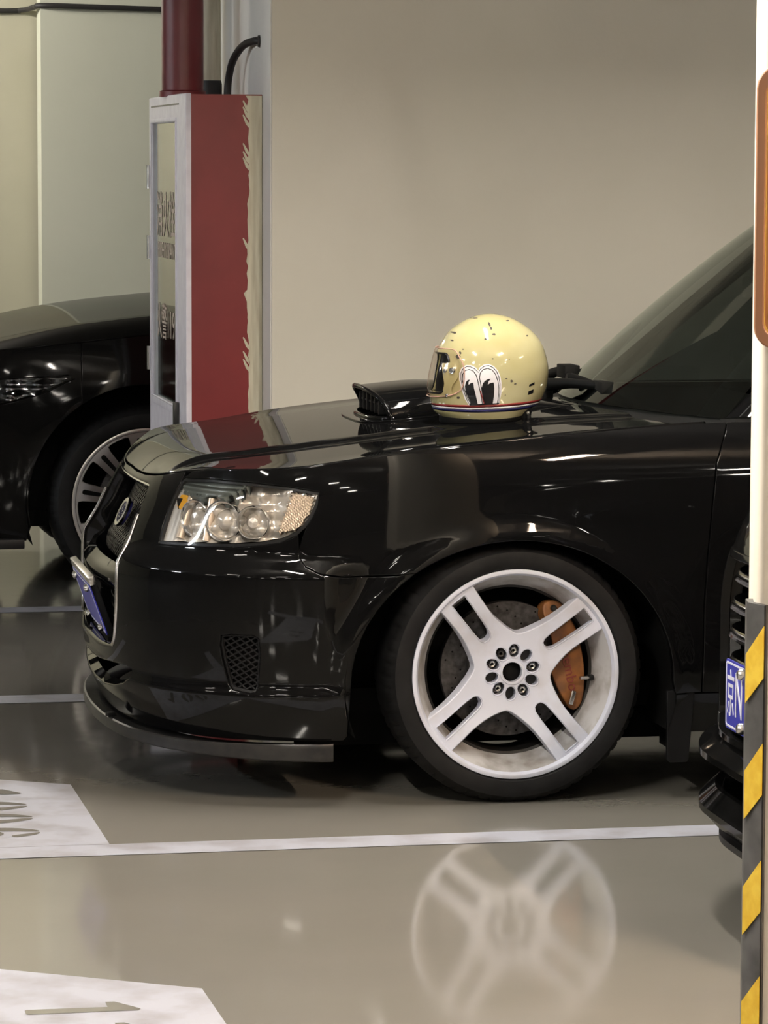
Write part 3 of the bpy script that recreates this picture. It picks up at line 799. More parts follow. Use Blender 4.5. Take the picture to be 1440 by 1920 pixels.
for y in (-.14, -.085, -.03, .03, .085, .14):
    zt = np.interp(y, ring_i[::-1, 1] if ring_i[0, 1] > ring_i[-1, 1] else ring_i[:, 1], ring_i[::-1, 2] if ring_i[0, 1] > ring_i[-1, 1] else ring_i[:, 2])
    box('scoop_vane', (SX0+.02, y-.003, .915), (SX0+.06, y+.003, zt-.004), trim_black, scoop, .001)
box('scoop_slat', (SX0+.025, -.165, .938), (SX0+.06, .165, .943), trim_black, scoop, .001)
ap = smooth_poly([(-.272, 0), (-.269, -.11), (-.252, -.18), (-.19, -.225), (-.05, -.222), (.05, -.21), (.05, .21), (-.05, .222), (-.19, .225), (-.252, .18), (-.269, .11)], 4)
panel('scoop_base', ap, [], lambda x, y: np.stack([x, y, HD(x, y)+.004], -1), paint, scoop, step=.025, roll=.002, depth=.006, out=(0, 0, 1))

# grille, cross bar, intake, badge
def ribbon_mesh(name, lines, fn, half, thick, m, parent, n=10, kind=None):
    """thin bars laid on a surface; lines in the surface's own coordinates"""
    V, F = [], []
    for (a, b) in lines:
        a, b = np.array(a, float), np.array(b, float); d = (b-a)/np.linalg.norm(b-a); q = np.array([-d[1], d[0]])*half
        t = np.linspace(0, 1, n)[:, None]; c = a+(b-a)*t
        for off, dep in ((q, -thick), (q, 0), (-q, 0), (-q, -thick)):
            V += list(fn(c[:, 0]+off[0], c[:, 1]+off[1], dep))
        b0 = len(V)-4*n
        for k in range(n-1):
            for r in range(4):
                r2 = (r+1) % 4
                F.append((b0+r*n+k, b0+r*n+k+1, b0+r2*n+k+1, b0+r2*n+k))
    o = mk(name, V, F, m, parent)
    if kind: o['kind'] = kind
    return o
def clip_lines(poly, ang, pitch):
    P = np.array(poly); d = np.array([math.cos(ang), math.sin(ang)]); n = np.array([-d[1], d[0]])
    pr = P@n; out = []
    for c in np.arange(pr.min()+pitch*.5, pr.max(), pitch):
        ts = []
        for i in range(len(P)):
            a, b = P[i], P[(i+1) % len(P)]; da, db = a@n-c, b@n-c
            if (da > 0) != (db > 0): q = a+(b-a)*da/(da-db); ts.append(q@d)
        ts.sort()
        for i in range(0, len(ts)-1, 2):
            if ts[i+1]-ts[i] > .004: out.append((n*c+d*ts[i], n*c+d*ts[i+1]))
    return out
grille = empty('grille', (0, 0, 0), car)
for sg in (1, -1):
    tp = [(s_, z_) for s_, z_ in main_hole if s_*sg > .37 and .35 < z_ < .70]
    tp.sort(key=lambda q: q[1])
    tube('opening_glint', [B.at(s_-sg*.004, z_, -.001) for s_, z_ in tp], .006, chrome_soft, grille, 10)  # chrome strip added for the bright reflection along the opening's rolled edge
gpoly = half_hole([(0, .55), (.43, .55), (.41, .66), (.385, .735), (.36, .77), (0, .77)])
gf = lambda s, z, d: B.at(s, z, -.072+d)
ribbon_mesh('grille_mesh', clip_lines(gpoly, math.radians(32), .0165)+clip_lines(gpoly, math.radians(-32), .0165), gf, .0022, .005, dark_metal, grille, 8, 'stuff')
panel('grille_backing', gpoly, [], lambda s, z: B.at(s, z, -.100), cavity, grille, step=.06, depth=0, out=(-1, 0, 0))
gm = half_hole([(0, .764), (.25, .764), (.34, .763), (.352, .757), (.34, .752), (.25, .7535), (0, .754)])
panel('grille_moulding', gm, [], lambda s, z: B.at(s, z, -.006), chrome, grille, step=.02, roll=.002, depth=.02, out=(-1, 0, 0))
badge = empty('badge', tuple(B.at(0., .655, -.050)), grille)
tilt = math.atan2(.098-.034, .115)
def onb(u, v): return np.stack([-.004+.5*v*1.0, u, v*1.0], -1)
bn = Vector((-1, 0, .52)).normalized()
panel('badge_plate', ellipse(0, 0, .050, .030, n=32), [], onb, navy_dec, badge, step=.02, roll=.003, depth=.012, out=(-1, 0, .5))
panel('badge_ring', ellipse(0, 0, .055, .035, n=36), [ellipse(0, 0, .047, .027, n=36)], lambda u, v: onb(u, v)+np.array([-.003, 0, .001]), chrome, badge, step=.02, roll=.002, depth=.008, out=(-1, 0, .5))
for (cy, cz, r) in ((.034, .006, .013), (-.005, .012, .008), (-.028, .005, .008), (-.02, -.014, .008), (.004, -.016, .008), (.02, -.006, .006)):
    cy, cz, r = cy*.8, cz*.8, r*.8
    st = [(cy+rr*math.cos(a), cz+rr*math.sin(a)) for a, rr in ((k*PI/4, r if k % 2 == 0 else r*.35) for k in range(8))]
    panel('badge_star', st, [], lambda u, v: onb(u, v)+np.array([-.004, 0, .001]), chrome, badge, step=.02, roll=.0005, depth=.004, out=(-1, 0, .5))
cross = half_hole([(0, .475), (.44, .475), (.44, .55), (0, .55)])
panel('crossbar', cross, [], lambda s, z: B.at(s, z, -.012-.030*((z-.5125)/.0375)**2), paint, car, step=.02, roll=.003, depth=.05, out=(-1, 0, 0))
intake = empty('lower_intake', (0, 0, 0), car)
ip = half_hole([(0, .20), (.50, .20), (.50, .48), (0, .48)])
panel('intake_backing', ip, [], lambda s, z: B.at(s, z, -.11), cavity, intake, step=.08, depth=0, out=(-1, 0, 0))
ribbon_mesh('intake_fin', [((-.42, z), (.42, z)) for z in (.36, .39, .42, .45)], lambda s, z, d: B.at(s, z, -.085+d), .0035, .01, trim_black, intake, 30)
for sg in (1, -1):
    vent = empty('fog_vent', (0, 0, 0), car)
    fp = [(sg*s, z) for s, z in fog]; fb = grow([(s, z) for s, z in fog], .006)
    ribbon_mesh('vent_mesh', clip_lines(fp, math.radians(27), .0128)+clip_lines(fp, math.radians(-40), .0145), lambda s, z, d: B.at(s, z, -.014+d), .0017, .004, trim_black, vent, 5, 'stuff')
    panel('vent_backing', [(sg*s, z) for s, z in fb], [], lambda s, z: B.at(s, z, -.042), cavity, vent, step=.03, depth=0, out=(-1, -sg, 0))
    panel('vent_frame', [(sg*s, z) for s, z in grow(fog, -.0005)], [[(sg*s, z) for s, z in grow(fog, -.007)]], lambda s, z: B.at(s, z, -.009), trim_black, vent, step=.02, roll=.002, depth=.01, out=(-1, -sg, 0))
# splitter lip under the bumper
def lipf(s, t):
    w = np.clip(-B.frame(s)[2], 0, 1)
    return t*(.012+.058*sst(.05, .75, w))
def lip_top(s, t):
    P = B.at(s, 0*s+.165, lipf(s, t)+(t-1)*.05*0); P[:, 2] = .150+.016*sst(.1, .9, np.clip(-B.frame(s)[2], 0, 1))*0+.004*t; return P
SE = float(B.sx(-.455))
ss = np.linspace(-SE, SE, 161)
prof = [(-.10, .150), (0., .152), (.55, .155), (.85, .158), (.96, .155), (1., .147), (1., .125), (.97, .117), (.85, .114), (-.1, .114)]
V, F = [], []
for s in ss:
    for t, z in prof:
        w = float(np.clip(-B.frame(s)[2], 0, 1)); P = B.at(s, .165, (.014+.026*sst(.05, .8, w))*t if t > 0 else t*.5); V.append((P[0], P[1], z+(.012*sst(.1, .8, w) if z < .14 else 0)))
n = len(prof)
F = [(i*n+j, (i+1)*n+j, (i+1)*n+(j+1) % n, i*n+(j+1) % n) for i in range(len(ss)-1) for j in range(n)]
F += [tuple(range(n)), tuple((len(ss)-1)*n+j for j in range(n))[::-1]]
lip = mk('splitter_lip', V, F, lip_grey, car); smooth_by_angle(lip, 30)
bt = B.at(.30, .165, .03); box('lip_clip', (-.012, -.010, 0), (.012, .010, .010), trim_black, lip, .002, loc=(bt[0], bt[1], .158), rot=(0, 0, .3))
# number plate on a tilted bracket
plate = empty('number_plate', (-.955, 0, .425), car, rot=(0, math.radians(-19.5), 0))
panel('plate_sheet', rrect(-.22, -.07, .22, .07, .012), [], flat(((-.012, 0, 0), (0, 1, 0), (0, 0, 1))), blue_plate, plate, step=.1, roll=.001, depth=.003, out=(-1, 0, 0))
panel('plate_border', rrect(-.215, -.065, .215, .065, .010), [rrect(-.211, -.061, .211, .061, .008)], flat(((-.0128, 0, 0), (0, 1, 0), (0, 0, 1))), plate_white, plate, step=.1, roll=.0003, depth=.001, out=(-1, 0, 0))
box('bracket', (-.010, -.235, .068), (.008, .235, .092), chrome_soft, plate, .003)
box('bracket', (-.008, -.18, -.09), (.012, .18, .068), trim_black, plate, .003)
for y in (-.15, .15):
    for z in (.055, -.055):
        lathe('plate_bolt', [(0, -.024), (.007, -.023), (.010, -.019), (.010, -.013)], steel, plate, 14, 'x', loc=(0, y, z))

# headlamps
for sg in (1, -1):
    hl = empty('headlight', (0, 0, 0), car)
    M = lambda P: [(sg*s, z) for s, z in P]
    out_d = (-1, -sg*.8, .2)
    panel('lens', M(HL), [], lambda s, z: B.at(s, z, .0), lens_clear, hl, step=.02, roll=.002, depth=.006, out=out_d)
    panel('bezel', M(grow(HL, .003)), [M(grow(HL, -.004))], lambda s, z: B.at(s, z, -.004), trim_black, hl, step=.02, roll=.001, depth=.012, out=out_d)
    rf = mat('lamp_bowl_ribs', (.86, .80, .72), .22, metal=.55) if 'lamp_bowl_ribs' not in MATS else MATS['lamp_bowl_ribs']
    def bowl(s, z):
        sa = np.abs(s); d = -.012-.026*sst(.56, .70, sa)+.012*sst(.58, .66, sa)*np.sin(sa*85)*np.clip((1.0-sa)/.1, 0, 1)+.007*np.sin(z*150)*sst(.62, .66, sa)*sst(.98, .9, sa)
        d = d+.014*sst(.95, 1.05, sa)
        return B.at(s, z, d)
    panel('reflector_bowl', M(grow(HL, -.0045)), [], bowl, rf, hl, step=.011, depth=0, out=out_d)
    lid = [(.575, .752), (.585, .783), (.75, .791), (.87, .789), (.835, .765), (.80, .757), (.70, .751)]
    ribm = MATS.get('lamp_eyelid') or mat('lamp_eyelid', (.17, .19, .17), .28, metal=.3)
    panel('eyelid', M(lid), [], lambda s, z: B.at(s, z, -.012+.003*np.sin(z*900)), ribm, hl, step=.006, roll=.002, depth=.03, out=out_d)
    grid = [(.955, .675), (1.0, .685), (1.03, .722), (1.043, .762), (.99, .772), (.975, .73)]
    gm_ = MATS.get('lamp_grid') or mat('lamp_grid', (.80, .66, .52), .25, metal=.5)
    panel('side_reflector', M(grid), [], lambda s, z: B.at(s, z, -.018+.0022*np.sin(s*700)*np.sin(z*800)), gm_, hl, step=.0035, depth=.01, out=out_d)
    panel('turn_signal', M([(.578, .722), (.612, .715), (.632, .736), (.618, .748), (.580, .748)]), [], lambda s, z: B.at(s, z, -.014), amber, hl, step=.02, roll=.002, depth=.02, out=out_d)
    for s0, rr in ((.685, .048), (.795, .052), (.885, .042)):
        p = B.at(sg*s0, .697, -.030); fx_, fy_, nx, ny = B.frame(sg*s0)
        o = lathe('lamp_ring', [(rr*.80, -.02), (rr*.84, .008), (rr*.95, .014), (rr, .010), (rr, -.02)], chrome, hl, 36, 'x', loc=tuple(p))
        o.rotation_euler = (0, 0, math.atan2(ny, nx))
        o = lathe('lamp_bulb', [(0, .012), (rr*.3, .008), (rr*.5, -.006), (rr*.55, -.03)], rf, hl, 24, 'x', loc=tuple(p)); o.rotation_euler = (0, 0, math.atan2(ny, nx))
    for s0 in (.633, .742):
        p0, p1 = B.at(sg*s0, .645, -.026), B.at(sg*s0, .748, -.026)
        tube('lamp_divider', [p0, (p0+p1)/2, p1], .011, gm_, hl, 10)

# glass house
g = dict(bx=.330, bxe=.560, by=.715, bz=.945, bze=.937, tx=1.00, txe=1.14, ty=.57, tz=1.485, tze=1.455, rx=2.85, qx=3.36, qy=.70, qz=.96, sy=.775, paint=paint)
greenhouse(car, g, windshield_glass)
# black cowl panel between hood and glass
def cowl(u, v):
    w = 2*v-1; q = w*w
    a = np.stack([xr-(xr-.300)*(1-np.abs(w)**1.7)+.006, w*.765, HD(xr-(xr-.300)*(1-np.abs(w)**1.7), w*.765)-.012-.006*q], -1)
    b = np.stack([g['bx']+.02+(g['bxe']-g['bx'])*q, w*.74, g['bz']-.004+(g['bze']-g['bz'])*q], -1)
    return a+(b-a)*u[:, None]
sheet('cowl', cowl, 6, 40, trim_black, car)
for s in (-1, 1):
    V = [];
    a = B.at(s*np.linspace(B.sx(.53), B.sx(3.2), 30), np.full(30, .9345)); b = np.stack([a[:, 0]+.0, np.sign(a[:, 1])*np.minimum(np.abs(a[:, 1])-.005, .772), np.full(30, .941)], -1)
    V = list(a)+list(b); mk('window_trim', V, [(i, i+1, 31+i, 30+i) for i in range(29)], trim_black, car)
# tail and floor pan close the body below
def shelf(u, v):
    w = 2*v-1; return np.stack([3.05+.40*u*(1-.3*w*w), w*.78, .936+.0*u], -1)
sheet('tail_shelf', shelf, 4, 12, paint, car, flip=True)
box('floor_pan', (-.62, -.60, .20), (3.1, .60, .26), cavity, car)
box('engine_block', (-.60, -.42, .26), (.40, .42, .80), cavity, car, .03)
box('radiator', (-.80, -.55, .22), (-.76, .55, .74), cavity, car)
box('dashboard', (.52, -.68, .70), (.95, .68, .93), leather, car, .03)
for s in (-1, 1):
    st = empty('seat', (1.55, s*.36, .25), car)
    box('seat_cushion', (-.25, -.25, .15), (.28, .25, .32), leather, st, .05)
    box('seat_back', (.22, -.25, .25), (.36, .25, .86), leather, st, .05, rot=(0, .2, 0))
    box('headrest', (.40, -.12, .84), (.48, .12, 1.02), leather, st, .03)
mir = empty('rear_view_mirror', (.86, .0, 1.235), car)
box('mirror_shell', (-.018, -.12, -.032), (.018, .12, .032), chrome_soft, mir, .014, 3)
tube('mirror_stalk', [(0, 0, .02), (.02, 0, .08), (.05, 0, .125)], .008, trim_black, mir, 8)
# wipers parked on the glass
for y0, y1, x0, x1, z0, z1 in ((.06, -.36, .350, .440, .968, .925), (.62, .14, .48, .365, .955, .965)):
    wp = empty('wiper', (0, 0, 0), car)
    a, b = Vector((x0, y0, z0+.02)), Vector((x1, y1, z1-.012))
    d = b-a
    tube('wiper_blade', [a+d*t+Vector((0, 0, .010+.012*math.sin(t*PI))) for t in np.linspace(0, 1, 12)], .011, wiper_black, wp, 8)
    tube('wiper_arm', [a+d*.5+Vector((-.005, 0, .035)), a+d*.2+Vector((-.04, 0, .012)), a+Vector((-.055, .06, -.015))], .011, wiper_black, wp, 8, rs=[.010, .014, .018])
    lathe('wiper_pivot', [(0, .02), (.018, .018), (.02, 0), (.02, -.03)], wiper_black, wp, 16, 'z', loc=tuple(a+Vector((-.055, .06, -.02))))
    box('wiper_clip', (-.022, -.05, -.02), (.022, .05, .018), wiper_black, wp, .004, loc=tuple(a+d*.5+Vector((-.003, 0, .03))))

# wheel arches: dark liners and mud flaps
for wx in (0., 2.525):
    for sg in (-1, 1):
        def liner(u, v, wx=wx, sg=sg):
            th = -.35+(PI+.7)*u; r = 1.035
            c = np.cos(th); a = np.where(c < 0, .415, .395)*r
            return np.stack([wx+a*c, sg*(.852-.36*v), .30+.358*r*np.sin(th)], -1)
        sheet('wheel_arch_liner', liner, 30, 4, cavity, car, flip=(sg > 0))
        mk('wheel_arch_wall', [(wx-.5, sg*.5, .1), (wx+.48, sg*.5, .1), (wx+.48, sg*.5, .75), (wx-.5, sg*.5, .75)], [(0, 1, 2, 3)], cavity, car)
for sg in (-1, 1):
    panel('mud_flap', [(.383, .27), (.386, .10), (.392, .094), (.434, .094), (.437, .10), (.452, .27)], [], lambda u, v, sg=sg: np.stack([u, 0*u+sg*.848, v], -1), trim_black, car, step=.05, roll=.002, depth=.012, out=(0, sg, 0))
    box('mud_flap_sheet', (.43, .60, .10), (.437, .845, .30), trim_black, car) if sg > 0 else box('mud_flap_sheet', (.43, -.845, .10), (.437, -.60, .30), trim_black, car)

# the white wheels
RW, RR, TW = .3265, .2600, .225
def white_wheel():
    w = empty('wheel', (0, 0, 0))
    tyre(w, RW, RR, TW)
    lathe('rim_lip', [(RR-.002, .020), (RR+.0007, .013), (RR, .009), (RR-.005, .0075), (.2505, .0085), (.2475, .013), (.2445, .020)], wheel_white, w, 128, 'y')
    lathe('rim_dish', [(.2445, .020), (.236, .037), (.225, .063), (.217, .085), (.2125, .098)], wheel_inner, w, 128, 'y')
    lathe('rim_barrel', [(.2125, .098), (.206, .103), (.204, .205), (.235, .215)], dark_metal, w, 96, 'y')
    R = RR
    halfo = [(.935, .186), (.80, .176), (.68, .170), (.58, .171), (.50, .178), (.42, .194), (.35, .212), (.29, .234), (.256, .256)]
    halfo = [(.955, .19)]+[tuple(q) for q in halfo]
    outl = []
    for k in range(4):
        a0 = math.radians(38+90*k); c, s = math.cos(a0), math.sin(a0)
        seqp = [(a, -b) for a, b in halfo[::-1]][1:]+[(a, b) for a, b in halfo]
        # outer end follows the rim
        for a, b in seqp: outl.append((R*(a*c-b*s), R*(a*s+b*c)))
    slots = []
    for k in range(4):
        a0 = math.radians(38+90*k); c, s = math.cos(a0), math.sin(a0)
        sp = [(.90, -.074), (.90, .074), (.70, .069), (.52, .063), (.44, .055), (.405, .035), (.395, 0), (.405, -.035), (.44, -.055), (.52, -.063), (.70, -.069)]
        slots.append([(R*(a*c-b*s), R*(a*s+b*c)) for a, b in sp])
    lugs = []
    for k in range(10):
        a = math.radians(13.5+36*k); lugs.append((a, ellipse(R*.205*math.cos(a), R*.205*math.sin(a), R*.064, R*.050, a, 14)))
    bore = ellipse(0, 0, R*.094, R*.094, n=28)
    def face(u, v):
        r = np.hypot(u, v)/R
        y = .052-.032*sst(.28, .95, r)+.004*sst(.16, .10, r)*0
        return np.stack([u, y, v], -1)
    panel('spokes', outl, slots+[l for _, l in lugs]+[bore], face, wheel_white, w, step=.012, roll=.0035, depth=.034, hole_depth=.034, hole_roll=-.0022, out=(0, -1, 0))
    lathe('hub_ring', [(R*.125, .0515), (R*.118, .0490), (R*.100, .0490), (R*.094, .0525)], wheel_white, w, 40, 'y')
    lathe('hub_cap', [(0, .070), (.014, .070), (.020, .074), (R*.098, .078)], cavity, w, 24, 'y')
    lathe('hub_face', [(.02, .0865), (.105, .0865)], dark_metal, w, 40, 'y')
    for k in range(10):
        a = math.radians(13.5+36*k); p = (R*.205*math.cos(a), 0, R*.205*math.sin(a))
        if k % 2 == 0 or k == 3:
            nut = lathe('lug_nut', [(.0035, .072), (.004, .060), (.0075, .059), (.009, .062), (.0092, .085)], dark_metal if k == 3 else steel, w, 6 if k != 3 else 12, 'y', loc=p, smooth=20)
            if k != 3: lathe('nut_seat', [(.0095, .078), (.0118, .076), (.012, .084)], chrome_soft, w, 20, 'y', loc=p)
    # brake
    disc = lathe('brake_disc', [(.07, .098), (.10, .098), (.105, .116), (.168, .116), (.169, .118), (.169, .140), (.105, .140)], iron, w, 96, 'y')
    V, F = [], []
    for k in range(40):
        a = 2*PI*k/40; r = (.118, .132, .146, .158)[k % 4]; b = len(V)
        for q in range(8): V.append((r*math.cos(a)+.0026*math.cos(q*PI/4), .1156, r*math.sin(a)+.0026*math.sin(q*PI/4)))
        F.append(tuple(b+q for q in range(8)))
    d = mk('drill_holes', V, F, cavity, w); d['kind'] = 'stuff'
    cal = empty('caliper', (0, 0, 0), w)
    cp = smooth_poly([(.090, .141), (.092, .162), (.113, .167), (.135, .155), (.155, .122), (.171, .090), (.186, .028), (.191, -.029), (.184, -.083), (.167, -.101), (.148, -.083), (.123, -.042), (.111, -.001), (.115, .046), (.102, .107)], 3)
    def calf(u, v): return np.stack([u, .093-.012*np.exp(-((np.hypot(u, v)-.15)/.03)**2), v], -1)
    panel('caliper_body', cp, [], calf, orange, cal, step=.012, roll=.005, depth=.045, out=(0, -1, 0))
    text_mesh('caliper_lettering', 'brembo', .038, dark_red, cal, (.150, .0800, .004), (.22, 0, -1), (1, 0, .22), .0006)
    for x, z in ((.112, .153), (.120, .122)): lathe('caliper_bolt', [(0, .080), (.005, .080), (.008, .084), (.0085, .1)], dark_metal, cal, 12, 'y', loc=(x, 0, z))
    box('bleed_pipe', (-.006, .078, -.018), (.006, .095, .018), chrome_soft, cal, .003, loc=(.160, 0, -.072), rot=(0, .25, 0))
    tube('valve_stem', [(.205, .075, -.022), (.190, .066, -.021), (.174, .060, -.020)], .0045, chrome_soft, w, 10)
    tube('valve_base', [(.208, .078, -.022), (.199, .071, -.0215)], .0085, trim_black, w, 12)
    return w
wh = white_wheel(); wh.parent = car; wh.location = (0, -.848, .3205)
ZC = .3205
w2 = copy_of(wh, car, (0, .848, ZC), (0, 0, PI)); w3 = copy_of(wh, car, (2.525, -.848, ZC)); w4 = copy_of(wh, car, (2.525, .848, ZC), (0, 0, PI))
# ================================================================ HELMET ON THE HOOD
HX, HY = .035, -.375
hz = float(HD(np.array([HX]), np.array([HY]))[0])
hel = empty('helmet', (ORG[0]+HX, ORG[1]+HY, hz-.019), rot=(0, math.radians(-2.6), 0))
hel.scale = (.99, .955, .945)
tag(hel, 'cream full-face helmet with cartoon eyes sticker on the black hood', 'helmet')
rows = np.array([  # z, front x, back x, half width
    (.021, -.130, .082, .098), (.036, -.148, .103, .106), (.049, -.152, .121, .111), (.075, -.157, .139, .117), (.102, -.158, .148, .121), (.128, -.155, .153, .124),
    (.155, -.149, .154, .124), (.181, -.142, .150, .122), (.208, -.134, .143, .117), (.234, -.121, .130, .107), (.26, -.102, .107, .090), (.287, -.064, .069, .058), (.304, 0, 0, 0)])
tt = np.concatenate([[0], np.cumsum(np.hypot(np.diff(rows[:, 0]), np.diff(rows[:, 2])))]); tt /= tt[-1]
tz = np.concatenate([tt, [2-tt[-2], 2-tt[-3], 2-tt[-4]]])          # runs over the crown and down the other side, so the top stays round
hZ = Spl(tz, np.concatenate([rows[:, 0], rows[[-2, -3, -4], 0]])); hF = Spl(tz, np.concatenate([rows[:, 1], -rows[[-2, -3, -4], 1]]))
hB = Spl(tz, np.concatenate([rows[:, 2], -rows[[-2, -3, -4], 2]])); hW = Spl(tz, np.concatenate([rows[:, 3], -rows[[-2, -3, -4], 3]]))
def h_at(ph, t, d=0.):
    """ph: 0 = face, +pi/2 = the side towards the aisle, pi = back"""
    ph = np.asarray(ph, float); t = np.asarray(t, float)
    F_, B_, W_ = np.abs(hF(t)), np.abs(hB(t)), np.abs(hW(t))
    c, s = np.cos(ph), np.sin(ph); xc = (B_-F_)/2*0
    a = np.where(c > 0, F_, B_); e = .90
    x = -np.sign(c)*a*np.abs(c)**e; y = -np.sign(s)*W_*np.abs(s)**e
    z = hZ(t)+.012*(x/.15)**2*sst(.30, .0, t)
    p = np.stack([x, y, z], -1)
    if np.any(d):
        q = p-np.array([0, 0, .15]); q = q/np.maximum(np.linalg.norm(q, axis=-1, keepdims=True), 1e-9); p = p+q*d
    return p
PHS = .15                                              # one unit of the cut-out plane is .15 m round the shell
def h_uv(u, v, d=0.): return h_at(u/PHS, v/.34, d)
centre_out = lambda P: P-np.array([0, 0, .15])
t_of_z = lambda z: float(np.interp(z, rows[:, 0], tt))*.34
eye = rrect(-.62*PHS, t_of_z(.099), .62*PHS, t_of_z(.205), .03)
panel('shell', [(-PI*PHS, 0), (PI*PHS, 0), (PI*PHS, .337), (-PI*PHS, .337)], [eye], h_uv, cream, hel, step=.008, roll=.001, depth=.004, hole_depth=.012, hole_roll=.002, out=centre_out)
mk('crown_cap', [h_at(np.array([a]), np.array([.337/.34]), .0002)[0] for a in np.linspace(-PI, PI, 33)[:-1]], [tuple(range(32))], cream, hel)
lin = lambda u, v: (h_uv(u, v)-np.array([0, 0, .15]))*.90+np.array([0, 0, .15])
panel('lining', [(-PI*PHS, .01), (PI*PHS, .01), (PI*PHS, .33), (-PI*PHS, .33)], [], lin, leather, hel, step=.02, depth=0, out=centre_out)
V, F = [], []
for k in range(48):
    a = 2*PI*k/48
    for sc, z in ((.99, .026), (1.0, .018), (.96, .0125), (.80, .0125), (.80, .03)):
        p = h_at(np.array([a]), np.array([0.02]))[0]; V.append((p[0]*sc, p[1]*sc, z+.010*(p[0]/.15)**2*(z > .02)))
F = [(k*5+j, ((k+1) % 48)*5+j, ((k+1) % 48)*5+j+1, k*5+j+1) for k in range(48) for j in range(4)]
smooth_by_angle(mk('neck_roll', V, F, leather, hel), 50)
# edge trim round the face opening, clear visor with hinges
ring = [h_uv(np.array([u]), np.array([v]), .001)[0] for u, v in resample(eye, .006)]
tube('eyeport_trim', ring+[ring[0]], .0028, black_dec, hel, 6, caps=False)
vis = smooth_poly([(-.150, t_of_z(.118)), (-.150, t_of_z(.165)), (-.135, t_of_z(.190)), (-.11, t_of_z(.212)), (-.06, t_of_z(.215)), (0, t_of_z(.216)), (.06, t_of_z(.215)), (.11, t_of_z(.212)), (.135, t_of_z(.190)),
                   (.150, t_of_z(.165)), (.150, t_of_z(.118)), (.12, t_of_z(.098)), (.06, t_of_z(.092)), (0, t_of_z(.091)), (-.06, t_of_z(.092)), (-.12, t_of_z(.098))], 4)
visor = panel('visor', vis, [], lambda u, v: h_uv(u, v, .0075), visor_clear, hel, step=.012, roll=.0006, depth=.002, out=centre_out)
rim = [h_uv(np.array([u]), np.array([v]), .0075)[0] for u, v in resample(vis, .008)]
rosy = mat('visor_edge', (.55, .33, .26), .25)
tube('visor_edge', rim+[rim[0]], .0016, rosy, visor, 6, caps=False)
arm = smooth_poly([(.098, t_of_z(.165)), (.13, t_of_z(.172)), (.150, t_of_z(.163)), (.154, t_of_z(.145)), (.142, t_of_z(.12)), (.140, t_of_z(.098)), (.125, t_of_z(.092)), (.110, t_of_z(.098)), (.112, t_of_z(.13))], 4)
# decals are laid out on the side seen from the aisle: (x, z) in metres, found on the shell
def side_fn(d):
    TT = np.linspace(.0, .97, 240); ZZ = hZ(TT)
    def f(x, z):
        zz = z-.012*(x/.15)**2*sst(.30, .0, np.interp(z, ZZ, TT))
        t = np.interp(zz, ZZ, TT); a = np.where(x < 0, np.abs(hF(t)), np.abs(hB(t)))
        c = np.clip(np.abs(x)/a, 0, .9999)**(1/.90)
        ph = np.where(x < 0, np.arccos(c), PI-np.arccos(c))
        return h_at(ph, t, d)
    return f
K = 3780.
def dec(P, ox=-.0235, oz=.0085): return [(((x-600)*.94+600-690)/K+ox, (1185-y)/K+oz) for x, y in P]
def decal(name, P, m, d, holes=(), parent=hel, sm=0, step=.006):
    q = dec(smooth_poly(P, sm) if sm else P)
    return panel(name, q, [dec(smooth_poly(h, sm) if sm else h) for h in holes], side_fn(d), m, parent, step=step, roll=.0001, depth=.0006, out=(0, -1, 0))
decal('visor_arm', [(262, 548), (290, 540), (340, 533), (385, 560), (398, 620), (380, 690), (335, 750), (322, 800), (330, 850), (290, 878), (255, 845), (250, 800), (262, 740), (258, 660)], cream, .0045, sm=3)
for (x, y, r) in ((340, 612, .0095), (282, 615, .006), (285, 852, .0045)):
    px, pz = dec([(x, y)])[0]; p = side_fn(.005)(np.array([px]), np.array([pz]))[0]
    nv = Vector((p[0], p[1], (p[2]-.15)*.6)).normalized()
    sc = lathe('visor_screw', [(0, .0045), (r*.55, .0045), (r*.6, .003), (r*.85, .0035), (r, .001), (r, -.003)], steel, hel, 20, 'z', loc=tuple(p)); sc.rotation_euler = nv.to_track_quat('Z', 'Y').to_euler()
# eyes sticker
eyes = empty('eyes_sticker', (0, 0, 0), hel)
def lobe(cx, top, bl, br, bot, k=1.):
    return cx
def grow_px(P, d): return grow(P, d)
L_out = [(480, 958), (450, 900), (420, 800), (402, 700), (405, 640), (425, 595), (465, 570), (505, 573), (545, 595), (577, 632)]
R_out = [(600, 598), (640, 572), (685, 568), (730, 590), (765, 630), (788, 690), (798, 760), (795, 850), (780, 958)]
outline = L_out+R_out
decal('sticker_white', grow(outline, 14 if True else 0), white_dec, .0005, parent=eyes)
decal('sticker_line', outline, black_dec, .0009, parent=eyes)
decal('sticker_white', grow(outline, -7), white_dec, .0013, parent=eyes)
for pts, pup in (([(500, 948), (470, 890), (440, 800), (423, 700), (430, 650), (455, 615), (490, 606), (525, 622), (552, 665), (568, 740), (590, 850), (608, 952), (560, 955)],
                  [(503, 952), (475, 890), (448, 820), (443, 770), (452, 730), (470, 708), (492, 702), (478, 730), (478, 755), (500, 738), (524, 735), (530, 790), (548, 870), (566, 955)]),
                 ([(632, 955), (620, 870), (602, 760), (592, 690), (600, 645), (630, 612), (672, 603), (715, 620), (745, 660), (768, 730), (775, 800), (772, 880), (760, 955)],
                  [(634, 957), (618, 870), (604, 800), (618, 750), (640, 722), (668, 706), (700, 702), (676, 730), (668, 762), (695, 745), (728, 742), (735, 800), (730, 880), (716, 957)])):
    decal('eye_line', grow(pts, 8), black_dec, .0017, parent=eyes)
    decal('eye_white', pts, white_dec, .0021, parent=eyes)
    decal('eye_pupil', pup, black_dec, .0026, parent=eyes)
